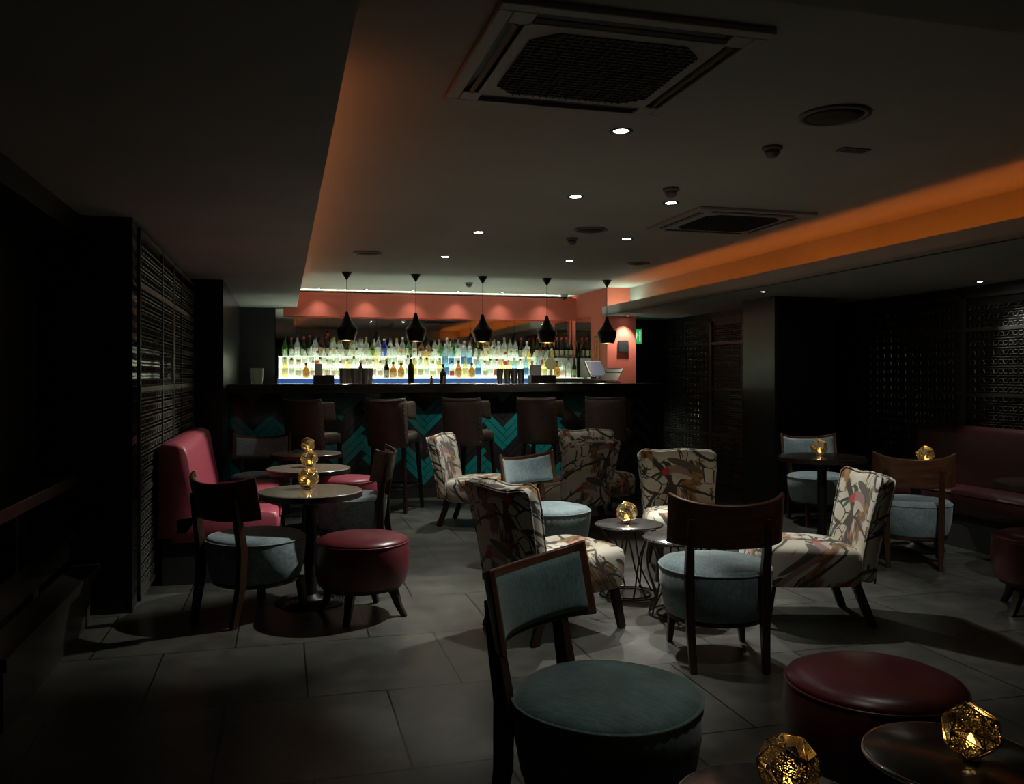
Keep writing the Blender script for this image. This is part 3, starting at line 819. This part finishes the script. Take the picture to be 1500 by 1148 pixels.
# glass jug of straws at left
x, y = on_bar(376); r = MB().lathe([(.06, 0), (.062, .01), (.075, .17), (.072, .17), (.058, .012)], 24, cap=False).build('glass_jug', 'glass_clear', smooth=True); r.location = (x, y, ZB); r.rotation_euler = (0, 0, 1.5)
tag(r, 'ribbed clear glass jug on the dark left end of the bar', 'jug'); MB().tube([(.07, 0, .15), (.12, 0, .14), (.12, 0, .06), (.066, 0, .05)], .007, 8).build('handle', 'glass_clear', r, smooth=True)
# small tiki / round trophy, till
x, y = on_bar(838, 10.9); r = empty('wall_clock', (3.5, 11.03, 1.235)); tag(r, 'round tan-faced ornament on a stand among bottles at right end of bar', 'ornament')
MB().lathe([(.075, -.02), (.08, -.01), (.08, .01), (.075, .02)], 28).build('disc', 'label_cream', r, smooth='auto').rotation_euler = (PI / 2, 0, 0)
r.children[0].location = (0, 0, .27); MB().lathe([(.05, 0), (.045, .012), (.012, .02), (.012, .19)], 16).build('stand', 'brass_dark', r, smooth='auto')
x, y = on_bar(872, 9.85); r = empty('till_terminal', (x, y, ZB), .5); tag(r, 'cash till with tilted grey screen on the right end of the bar', 'till')
MB().bb((-.12, -.08, 0), (.12, .12, .05)).build('base', 'cap_black', r, bevel=.01)
MB().bar((0, .03, .04), (0, .02, .14), .05).build('neck', 'cap_black', r)
MB().box((0, 0, .17), (.30, .025, .22), rx=-.5).build('screen_housing', 'screen_grey', r, bevel=.008)
MB().box((0, -.016, .178), (.27, .004, .19), rx=-.5).build('screen', 'tablet_glow', r)
x, y = on_bar(897, 9.7); r = empty('tablet_stand', (x, y, ZB), -1.0); tag(r, 'slim black tablet leaning on its stand at the far right of the bar', 'tablet')
MB().bb((-.08, -.06, 0), (.08, .06, .015)).build('base', 'cap_black', r)
MB().box((0, 0, .10), (.24, .012, .20), rx=-.7).build('tablet', 'sign_black', r, bevel=.003)
MB().box((0, .002, .175), (.24, .014, .004), rx=-.7).build('bright_edge', 'chrome', r)
# framed gold fretwork on return wall and plaques
r = empty('wall_ornament', (4.06, 10.72, 1.44)); tag(r, 'gilt openwork lantern panel hanging on the coral side wall', 'wall ornament')
b = MB()
for s_ in (-1, 1): b.bb((-.02, s_ * .085 - .006, .1), (-.008, s_ * .085 + .006, .44))
for z in (.1, .43): b.bb((-.02, -.09, z), (-.008, .09, z + .012))
b.build('frame', 'gold_metal', r)
b = MB()
for k in range(3):
    for s_ in (-1, 1): b.tube([(-.014, s_ * (.02 + .045 * math.sin(PI * j / 8)), .12 + k * .1 + .1 * j / 8) for j in range(9)], .004, 6)
b.build('scrollwork', 'gold_metal', r, smooth=True)
MB().bb((-.016, -.05, -.18), (-.006, .05, .06)).build('blue_panel', 'screen_grey', r)
x = 4.29; r = MB().box((x, 10.385, 1.735), (.14, .02, .15)).build('wall_plaque', 'sign_black', bevel=.004); tag(r, 'small black square plaque on the coral pillar', 'plaque')
r = empty('exit_sign', (4.63, 10.74, 1.88), -.45); tag(r, 'green lit emergency exit sign beside the coral pillar', 'exit sign')
MB().box((0, 0, 0), (.13, .03, .19)).build('housing', 'exit_green', r, bevel=.004)
MB().box((0, .03, .12), (.10, .03, .05)).build('bracket', 'cap_black', r)
b = MB(); b.box((-.005, -.017, .045), (.022, .003, .022)); b.box((-.005, -.017, .005), (.022, .003, .055), ry=.2); b.bar((0, -.017, -.02), (-.03, -.017, -.065), .012, .003)
b.bar((-.002, -.017, -.02), (.022, -.017, -.062), .012, .003); b.bar((0, -.017, .028), (.03, -.017, .005), .009, .003); b.bar((-.008, -.017, .028), (-.032, -.017, .012), .009, .003)
b.bb((.035, -.018, -.07), (.05, -.0155, .07)); b.build('running_figure', 'exit_white', r)

# pendants -----------------------------------------------------------
r = empty('pendant_lamp', (0, 0, 0)); tag(r, '', 'pendant lamp', 'black pendant lamps over the bar')
MB().lathe([(.06, 0), (.055, -.008), (.012, -.075), (.004, -.085)], 24).build('ceiling_rose', 'pendant_black', r, smooth='auto')
MB().tube([(0, 0, -.08), (0, 0, -.46)], .003, 6).build('cable', 'cap_black', r)
zt = -.44
shp = [(.016, 0), (.020, -.02), (.032, -.06), (.052, -.10), (.078, -.14), (.102, -.165), (.116, -.18), (.119, -.20), (.113, -.235), (.100, -.28), (.088, -.32)]
MB().lathe([(a, z_ + zt) for a, z_ in shp], 36, cap=False).build('shade', 'pendant_black', r, smooth=True)
MB().lathe([(a - .004, z_ + zt) for a, z_ in shp[2:]], 36, cap=False).build('shade_lining', 'brass_dark', r, smooth=True)
MB().lathe([(.008, zt - .16), (.03, zt - .20), (.034, zt - .24), (.02, zt - .27), (.004, zt - .278)], 20).build('bulb', 'bulb_glow', r, smooth=True)
used = [False]
for i, u in enumerate((508, 609, 707, 801, 889)):
    t = (u - 750) / F; Y = 9.65; D = Y / (CS - t * SN); x = D * (SN + t * CS)
    place(r, used, x, Y, 0, 'black spun-metal pendant lamp over the bar, %s of five from left' % ORD[i], ZC)
    spot('pendant_beam', (x, Y, ZC + zt - .29), (x, Y - .02, 0), 20, 118, .7, (1, .85, .62))
    if i > 3: break

# ------------------------------------------------------------------ furniture prototypes
def tapered_leg(parent, p0, p1, w0, w1, mat='leg_wood', name='leg'):
    return MB().bar(p0, p1, w0, w0, w2=w1, h2=w1).build(name, mat, parent, bevel=.003)

def make_chair(fab):
    root = empty('dining_chair'); root['category'] = 'chair'
    R = .262
    rs = [superring(R * .86, R * .86, .20, 2.15), superring(R * .93, R * .93, .225, 2.2), superring(R * 1.0, R * 1.0, .33, 2.2), superring(R * 1.02, R * 1.02, .415, 2.2), superring(R * 1.005, R * 1.005, .43, 2.2),
          superring(R * .96, R * .96, .447, 2.2), superring(R * .78, R * .78, .458, 2.2), superring(R * .4, R * .4, .463, 2.2), superring(R * .05, R * .05, .464, 2.2)]
    seat = MB().rings(rs).build('seat', fab, root, smooth=True)
    MB().tube(superring(R * 1.015, R * 1.015, .428, 2.2), .005, 6, closed=True).build('piping', fab, seat, smooth=True)
    MB().rings([superring(R * .86, R * .86, .185, 2.2), superring(R * .89, R * .89, .19, 2.2), superring(R * .89, R * .89, .205, 2.2), superring(R * .86, R * .86, .21, 2.2)]).build('seat_rail', 'frame_wood', root, smooth='auto')
    for s_ in (-1, 1):
        MB().bar((s_ * .17, .17, .20), (s_ * .185, .195, 0), .042, w2=.026).build('leg', 'frame_wood', root, bevel=.004)
        b = MB(); pts = [(s_ * .165, -.29, 0, .030), (s_ * .172, -.245, .22, .040), (s_ * .175, -.240, .42, .042), (s_ * .176, -.264, .56, .036), (s_ * .176, -.288, .70, .026)]
        rr = []
        for (x, y, z, w_) in pts: rr.append([(x - w_ / 2, y - w_ * .6, z), (x + w_ / 2, y - w_ * .6, z), (x + w_ / 2, y + w_ * .6, z), (x - w_ / 2, y + w_ * .6, z)])
        b.rings(rr).build('leg', 'frame_wood', root, smooth='auto', bevel=.004)
    def P(u, v):
        a = (u - .5) * 2
        x = .262 * math.sin(a * 1.15) / math.sin(1.15)
        y = -.292 + .115 * (a * a) - .045 * v
        z = .578 - .014 * (1 - a * a) + v * .205 + .030 * a * a * v
        return (x, y, z)
    MB().slab(P, .020, 16, 6).build('backrest', 'walnut', root, smooth='auto', bevel=.005)
    def Q(u, v):
        p = Vector(P(.07 + .86 * u, .10 + .80 * v)); return (p.x * .985, p.y + .018, p.z)
    def tq(u, v):
        e = min(u, 1 - u, v, 1 - v) * 6
        return .010 + .022 * min(1, e)
    MB().slab(Q, tq, 14, 8).build('back_pad', fab, root, smooth=True)
    return root
chA = make_chair('grey_blue_fabric'); uA = [False]
chT = make_chair('grey_blue_low_light'); uT = [False]
GC = 'wooden-backed dining chairs with round upholstered seats'
for (x, y, fx, fy, lb) in (
    (-.15, 5.08, .75, .66, 'grey chair with curved wooden back, left foreground, drawn up to the nearest pedestal table'),
    (-.19, 8.13, .03, -1, 'grey chair facing the camera at far left, behind the farthest pedestal table'),
    (.50, 6.58, -.97, .25, 'grey chair seen side-on with dark wooden back, right of the middle pedestal table'),
    (1.775, 5.60, .49, -.87, 'pale grey chair with round seat between the bird-print chairs, back pad facing camera'),
    (2.03, 3.76, .26, .97, 'grey chair seen from behind at centre right, its broad brown wooden back to camera'),
    (4.72, 6.80, -.2, -.98, 'grey chair facing camera behind the candlelit table, in front of the pillar'),
    (4.42, 5.25, .60, .80, 'grey chair with reddish wooden back seen from behind, in front of the maroon banquette')):
    place(chA, uA, x, y, face(fx, fy), lb, 0, GC)
place(chT, uT, .90, 2.30, face(.652, -.759), 'large grey-blue chair, light painted into its teal tone, round seat in the centre foreground', 0, GC)

def make_slipper():
    root = empty('slipper_chair'); root['category'] = 'chair'
    rs = []
    for z, k in ((.225, .93), (.235, .97), (.30, 1.0), (.37, 1.01), (.405, .98), (.425, .90), (.437, .7), (.442, .4), (.443, .05)):
        rs.append([(x, y + .02, zz + (.012 if z > .3 else 0) * (y / .27)) for x, y, zz in superring(.275 * k, .29 * k, z, 5, 44)])
    seat = MB().rings(rs).build('seat', 'bird_print', root, smooth=True)
    def P(u, v):
        a = (u - .5) * 2
        x = a * (.252 + .046 * v * v) * (1 - .05 * max(0, v - .8) * 5 * abs(a) ** 6)
        y = -.285 - .135 * v ** 1.3 + .055 * a * a * (.3 + .7 * v)
        z = .245 + v * (.555 + .030 * a * a - .045 * abs(a) ** 10) + .01 * v * math.cos(a * PI * 1.5 + .6)
        return (x, y, z)
    def t(u, v):
        e = min(u, 1 - u, (1 - v)) * 14
        return .065 + .03 * min(1, e)
    back = MB().slab(P, t, 20, 14).build('backrest', 'bird_print', root, sub=1)
    def nrm(u, v):
        e = .01
        du = Vector(P(min(1, u + e), v)) - Vector(P(max(0, u - e), v)); dv = Vector(P(u, min(1, v + e))) - Vector(P(u, max(0, v - e)))
        return du.cross(dv).normalized()
    uv = [(.012, k / 10) for k in range(10)] + [(.012, .97)] + [(k / 14, .988) for k in range(1, 14)] + [(.988, .97)] + [(.988, k / 10) for k in range(9, -1, -1)]
    for yo in (.036, -.036):
        MB().tube([Vector(P(u, v)) + nrm(u, v) * yo for u, v in uv], .0055, 6).build('piping', 'bird_print', back, smooth=True)
    for s_ in (-1, 1):
        MB().bar((s_ * .20, .23, .235), (s_ * .225, .27, 0), .045, w2=.024).build('leg', 'leg_wood', root, bevel=.004)
        MB().bar((s_ * .20, -.22, .235), (s_ * .215, -.31, 0), .045, w2=.026).build('leg', 'leg_wood', root, bevel=.004)
    return root
sl = make_slipper(); uS = [False]
GS = 'low lounge chairs in bird and branch print fabric'
for (x, y, fx, fy, lb) in (
    (1.72, 7.58, .85, -.50, 'bird-print chair farthest left, below the bar stools'),
    (2.37, 7.06, -.34, .94, 'bird-print chair seen from behind in the centre, right of the pale grey chair'),
    (2.93, 7.68, .0, -1, 'bird-print chair farthest back, its top showing above another chair before the bar'),
    (2.67, 5.36, -.30, -.95, 'bird-print chair facing the camera behind the wire side tables'),
    (1.42, 4.38, .94, .35, 'bird-print chair with its dark back to camera at centre, left of the wire tables'),
    (2.806, 4.20, -.966, .259, 'bird-print chair at right turned to face left, beside the wooden-backed chair')):
    place(sl, uS, x, y, face(fx, fy), lb, 0, GS)

def make_stool(mat):
    root = empty('drum_stool'); root['category'] = 'stool'
    pr = [(.225, .175), (.245, .185), (.262, .25), (.266, .33), (.262, .40), (.258, .412)]
    MB().lathe(pr, 48).build('body', mat, root, smooth='auto')
    top = MB().lathe([(.258, .412), (.252, .428), (.21, .445), (.13, .455), (.01, .459)], 48).build('cushion', mat, root, smooth=True)
    MB().tube([(.259 * math.cos(a), .259 * math.sin(a), .413) for a in [2 * PI * i / 48 for i in range(48)]], .0045, 6, closed=True).build('piping', mat, top, smooth=True)
    MB().lathe([(.215, .158), (.222, .16), (.222, .178), (.215, .18)], 40).build('base_ring', 'leg_wood', root, smooth='auto')
    for k in range(4):
        a = PI / 4 + k * PI / 2; c, s_ = math.cos(a), math.sin(a)
        rr = []
        for (q, z, w_) in ((.17, .17, .055), (.195, .12, .045), (.215, .06, .036), (.25, 0, .030)):
            rr.append([(c * q + (-s_) * sx * w_ / 2 + c * sy * w_ / 2, s_ * q + c * sx * w_ / 2 + s_ * sy * w_ / 2, z) for sx, sy in ((-1, -1), (-1, 1), (1, 1), (1, -1))])
        MB().rings(rr[::-1]).build('leg', 'leg_wood', root, smooth='auto', bevel=.003)
    return root
GD = 'round leather drum stools'
sb = make_stool('burgundy_leather'); uB = [False]; sr = make_stool('rose_leather'); uR = [False]
place(sb, uB, .43, 4.89, .35, 'burgundy leather drum stool beside the nearest pedestal table', 0, GD)
place(sb, uB, 1.738, 2.226, .6, 'large burgundy leather drum stool at lower right behind the candle tables', 0, GD)
place(sb, uB, 4.20, 3.93, .9, 'dim maroon drum stool cut off by the right photo edge', 0, GD)
place(sb, uB, .30, 1.63, .2, 'burgundy stool top barely showing at the bottom photo edge', 0, GD)
place(sr, uR, .55, 7.75, .3, 'rose pink drum stool half hidden behind the middle pedestal table', 0, GD)

# bar stools -----------------------------------------------------------
root = empty('bar_stool'); root['category'] = 'bar stool'
MB().rings([[(x, y, z) for x, y, z in superring(.21 * k, .21 * k, z, 3.4)] for z, k in ((.68, .94), (.69, 1), (.75, 1.02), (.775, .97), (.788, .8), (.79, .1))]).build('seat', 'brown_leather', root, smooth=True)
def PB(u, v):
    a = (u - .5) * 2.0; x = .215 * math.sin(a * 1.2) / math.sin(1.2) ; y = -.235 + .07 * a * a - .05 * v
    return (x, y, .64 + v * .475 + .012 * a * a * v)
bk = MB().slab(PB, lambda u, v: .035 + .02 * min(1, min(u, 1 - u, 1 - v) * 8), 12, 8).build('backrest', 'brown_leather', root, sub=1)
MB().tube([Vector(PB(u / 12, 1)) + Vector((0, -.018, 0)) for u in range(13)], .006, 6).build('piping', 'brown_leather', bk, smooth=True)
b = MB()
for s_ in (0, 1):
    for k in range(9):
        p = Vector(PB(.04 + .92 * s_, .1 + k * .1)); b.lathe([(.007, 0), (.004, .006)], 8, (p.x, p.y - .034, p.z))
b.build('stud_row', 'brass_dark', bk)
for s_ in (-1, 1):
    def PW(u, v, s_=s_):
        return (s_ * (.205 + .015 * u), -.19 + .20 * u - .04 * v, .93 + .17 * v - .03 * u * (1 - v))
    MB().slab(PW, .03, 6, 4).build('wing', 'brown_leather', root, sub=1)
for sx in (-1, 1):
    for sy in (-1, 1): MB().bar((sx * .16, sy * .16, .69), (sx * .20, sy * .20, 0), .038, w2=.028).build('leg', 'leg_wood', root, bevel=.003)
for k in range(4):
    a = k * PI / 2
    MB().bar((-.185, .185, .25), (.185, .185, .25), .022).build('footrest', 'leg_wood', root, rotz=a)
uK = [False]
for i, u in enumerate((463, 580, 690, 796, 893)):
    t = (u - 750) / F; Y = 8.62; D = Y / (CS - t * SN); x = D * (SN + t * CS)
    place(root, uK, x, Y, -.62 + .05 * math.sin(i * 2.1), 'brown leather high-backed bar stool, %s of five from left along the bar' % ORD[i], 0, 'leather bar stools along the bar')

# pedestal tables ------------------------------------------------------
def make_pedestal(R=.305, Ht=.665):
    root = empty('pedestal_table'); root['category'] = 'table'
    MB().lathe([(R - .01, Ht - .04), (R, Ht - .036), (R, Ht - .004), (R - .004, Ht)], 64).build('tabletop', 'table_wood', root, smooth='auto')
    MB().lathe([(R - .011, Ht - .041), (R + .0012, Ht - .037), (R + .0012, Ht - .006)], 64, cap=False).build('edge_band', 'leg_wood', root, smooth='auto')
    MB().lathe([(.16, Ht - .05), (.16, Ht - .041)], 32).build('support_plate', 'iron', root)
    MB().lathe([(.06, .03), (.04, .05), (.036, .1), (.036, Ht - .12), (.06, Ht - .05)], 28).build('column', 'iron', root, smooth='auto')
    pr = [(.205, 0), (.21, .008)]
    for k in range(8):
        r = .20 - k * .018
        pr += [(r, .012 + k * .0022), (r - .005, .018 + k * .0022), (r - .009, .018 + k * .0022), (r - .013, .011 + k * .0022)]
    pr += [(.05, .035)]
    MB().lathe(pr, 56).build('base', 'iron', root, smooth='auto')
    return root
pt = make_pedestal(); uP = [False]
GT = 'round pedestal tables with dark iron ribbed bases'
t1 = at(455, 718, .665); t2 = at(452, 685, .665); t3 = at(449, 663.5, .665)
place(pt, uP, t1[0], t1[1], 0, 'nearest of three round wooden pedestal tables in a row at left', 0, GT)
place(pt, uP, t2[0], t2[1], .4, 'middle of three round wooden pedestal tables in a row at left', 0, GT)
place(pt, uP, t3[0], t3[1], .9, 'farthest of three round wooden pedestal tables in a row at left', 0, GT)
t4 = at(1204, 668, .70); t5 = (4.77, 5.62); t6 = (4.60, 4.30)
dk = make_pedestal(.34, .70); uD = [False]
for ch in dk.children:
    if ch.name.startswith('tabletop'): ch.data.materials[0] = MT['counter_wood']
place(dk, uD, t4[0], t4[1], 0, 'dark round table with a candle in front of the far right chair', 0, GT)
dk2 = make_pedestal(.28, .68); uD2 = [False]
for ch in dk2.children:
    if ch.name.startswith('tabletop'): ch.data.materials[0] = MT['counter_wood']
place(dk2, uD2, t5[0], t5[1], 0, 'dark round table with a candle between reddish wooden chair and maroon banquette', 0, GT)
place(dk2, uD2, t6[0], t6[1], 0, 'dark round table at the right photo edge before the maroon banquette', 0, GT)

# wire side tables -----------------------------------------------------
def make_wire():
    root = empty('wire_side_table'); root['category'] = 'side table'
    R, Ht = .205, .44
    simple('lacquer_top', (.055, .055, .052), .2, spec=.5) if 'lacquer_top' not in MT else None
    MB().lathe([(R - .01, Ht - .014), (R, Ht - .010), (R, Ht - .004), (R - .006, Ht)], 64).build('tabletop', 'lacquer_top', root, smooth='auto')
    MB().tube([(R * math.cos(a), R * math.sin(a), Ht - .007) for a in [2 * PI * i / 64 for i in range(64)]], .006, 8, closed=True).build('rim', 'chrome', root, smooth=True)
    n = 6
    for k in range(n):
        for s_ in (-1, 1):
            pts = []
            for j in range(17):
                f = j / 16; a = 2 * PI * k / n + s_ * (.0 + .78 * (1 - f)) * 1.0
                r = .115 + .07 * (2 * f - 1) ** 2 if f > .25 else .115 + .07 * .25 + .02 * (1 - f / .25) * 2
                pts.append((r * math.cos(a), r * math.sin(a), .012 + (Ht - .028) * f))
            MB().tube(pts, .0055, 6).build('wire', 'bronze_wire', root, smooth=True)
    for r, z in ((.175, .008), (.13, .008), (.178, Ht - .02)):
        MB().tube([(r * math.cos(a), r * math.sin(a), z) for a in [2 * PI * i / 48 for i in range(48)]], .0055, 6, closed=True).build('ring', 'bronze_wire', root, smooth=True)
    return root
wt = make_wire(); uW = [False]
GW = 'low round side tables on wire bases'
place(wt, uW, 2.06, 4.90, 0, 'low wire-based round side table with the candle, in the middle of the lounge chairs', 0, GW)
place(wt, uW, 2.17, 4.42, .3, 'low wire-based round side table without candle, half hidden behind the wooden-backed chair', 0, GW)
place(wt, uW, 1.555, 1.70, .2, 'low dark round side table with a bright rim at the lower right corner', 0, GW)
place(wt, uW, 1.0, 1.60, .5, 'low dark round side table at the bottom edge under the nearest candle', 0, GW)

# candle holders -------------------------------------------------------
def dodeca(R):
    phi = (1 + 5 ** .5) / 2; V = []
    for a in (-1, 1):
        for b_ in (-1, 1):
            for c in (-1, 1): V.append(Vector((a, b_, c)))
            V += [Vector((0, a / phi, b_ * phi)), Vector((a / phi, b_ * phi, 0)), Vector((a * phi, 0, b_ / phi))]
    faces = []
    IC = []
    for a in (-1, 1):
        for b_ in (-1, 1): IC += [Vector((0, a, b_ * phi)), Vector((a, b_ * phi, 0)), Vector((a * phi, 0, b_))]
    for n in IC:
        n = n.normalized(); best = sorted(range(20), key=lambda i: -V[i].dot(n))[:5]
        c = sum((V[i] for i in best), Vector()) / 5; x = (V[best[0]] - c).normalized(); y = n.cross(x)
        best.sort(key=lambda i: math.atan2((V[i] - c).dot(y), (V[i] - c).dot(x))); faces.append((best, n))
    top = max(faces, key=lambda f: f[1].z)[1]
    rot = top.rotation_difference(Vector((0, 0, 1)))
    V = [rot @ v for v in V]; V = [v / V[0].length * R for v in V]
    faces = [(f, rot @ n) for f, n in faces]
    return V, faces
def make_candle():
    root = empty('candle_holder'); root['category'] = 'candle holder'
    V, faces = dodeca(.068)
    zmin = min(v.z for v in V); V = [Vector((v.x, v.y, (v.z - zmin) * 1.0)) for v in V]
    b = MB(); fs = [tuple(f) for f, n in faces if n.z < .9]
    b.add(V, fs); sh = b.build('faceted_shell', 'pierced_brass', root)
    md = sh.modifiers.new('sheet', 'SOLIDIFY'); md.thickness = .0012
    e = set()
    for f, n in faces:
        for i in range(5): e.add(tuple(sorted((f[i], f[(i + 1) % 5]))))
    b = MB()
    for i, j in e: b.tube([V[i], V[j]], .0016, 6)
    b.build('edge_frame', 'gold_metal', sh, smooth=True)
    MB().lathe([(.019, .003), (.02, .018), (.018, .02)], 20).build('tealight', 'wax', root, smooth='auto')
    MB().lathe([(.002, .02), (.0095, .028), (.011, .038), (.006, .052), (.001, .062)], 12).build('flame', 'flame_glow', root, smooth=True)
    return root
cd = make_candle(); uC = [False]
GCn = 'gold faceted tealight holders'
def candle(x, y, z, rz, lb, watt=1.0):
    place(cd, uC, x, y, rz, lb, z, GCn)
    l = bpy.data.lights.new('candle_flame', 'POINT'); l.energy = watt; l.color = (1, .66, .32); l.shadow_soft_size = .012
    o = bpy.data.objects.new('candle_flame', l); COL.objects.link(o); o.location = (x, y, z + .045)
a = at(452, 716, .665); candle(a[0], a[1], .666, .3, 'gold faceted candle holder on the nearest left pedestal table', .4)
a = at(453, 684, .665); candle(a[0], a[1], .666, .9, 'gold faceted candle holder on the middle left pedestal table', .4)
a = at(451, 662, .665); candle(a[0], a[1], .666, 1.4, 'gold faceted candle holder on the farthest left pedestal table', .4)
a = at(1200, 667, .70); candle(a[0], a[1], .701, .5, 'gold candle holder glowing on the dark round table before the pillar', .5)
candle(4.755, 5.50, .681, .1, 'gold candle holder peeking over the reddish wooden chair back', .5)
candle(2.045, 4.90, .441, .7, 'pale lit candle holder on the low wire side table', .4)
a = at(1155, 1168, .44); candle(a[0], a[1], .441, .55, 'gold pierced candle holder nearest the camera at the bottom edge', .2)
a = at(1422, 1112, .44); candle(a[0], a[1], .441, 1.1, 'gold pierced candle holder at the lower right corner', .2)

# banquettes -----------------------------------------------------------
def banquette(name, label, x_wall, y0, y1, sgn, mat, seat_front, top, bxo=.0, foot='charcoal_fabric'):
    """bench along a side wall; sgn=+1 sits against a wall at low X and faces +X"""
    root = empty(name, (x_wall, y0, 0)); tag(root, label, 'bench seat')
    L_ = y1 - y0
    sf = seat_front
    def sect(pts, n0, n1, mat_, nm, rnd=True):
        b = MB(); rr = []
        ys = [n0, n0 + .012, n0 + .04, n1 - .04, n1 - .012, n1]; ks = [.90, .975, 1, 1, .975, .90]
        cx = sum(p[0] for p in pts) / len(pts); cz = sum(p[1] for p in pts) / len(pts)
        for y, k in zip(ys, ks): rr.append([(sgn * (cx + (px_ - cx) * k), y, cz + (pz_ - cz) * k) for px_, pz_ in pts])
        if sgn > 0: rr = rr[::-1]
        return b.rings(rr).build(nm, mat_, root, smooth=True)
    back = [(.02, .30), (.02, top - .03), (.05, top), (.13, top + .005), (.185, top - .02), (.205, top - .07), (.225, top - .2), (.27, .48), (.27, .40), (.2, .30)]
    sect(back, 0, L_, mat, 'backrest')
    seat = [(.10, .27), (.10, .43), (.27, .445), (sf - .08, .46), (sf - .02, .445), (sf, .41), (sf - .01, .27)]
    st = sect(seat, .0, L_, mat, 'seat')
    pp = [(sgn * (sf + .002), .03, .425), (sgn * (sf + .002), L_ - .03, .425)]
    MB().tube(pp, .006, 6).build('piping', mat, st, smooth=True)
    MB().bb((sgn * .05, .03, 0), (sgn * (sf - .05), L_ - .03, .28)).build('plinth', foot, root)
    return root
banquette('booth_bench', 'rose pink leather booth bench with high rounded back at left', -.80, 5.84, 7.70, 1, 'rose_leather', .78, .91)
banquette('banquette', 'dark maroon leather banquette along the right wall under the fretwork', 5.74, 2.6, 6.52, -1, 'maroon_leather', .66, .92)
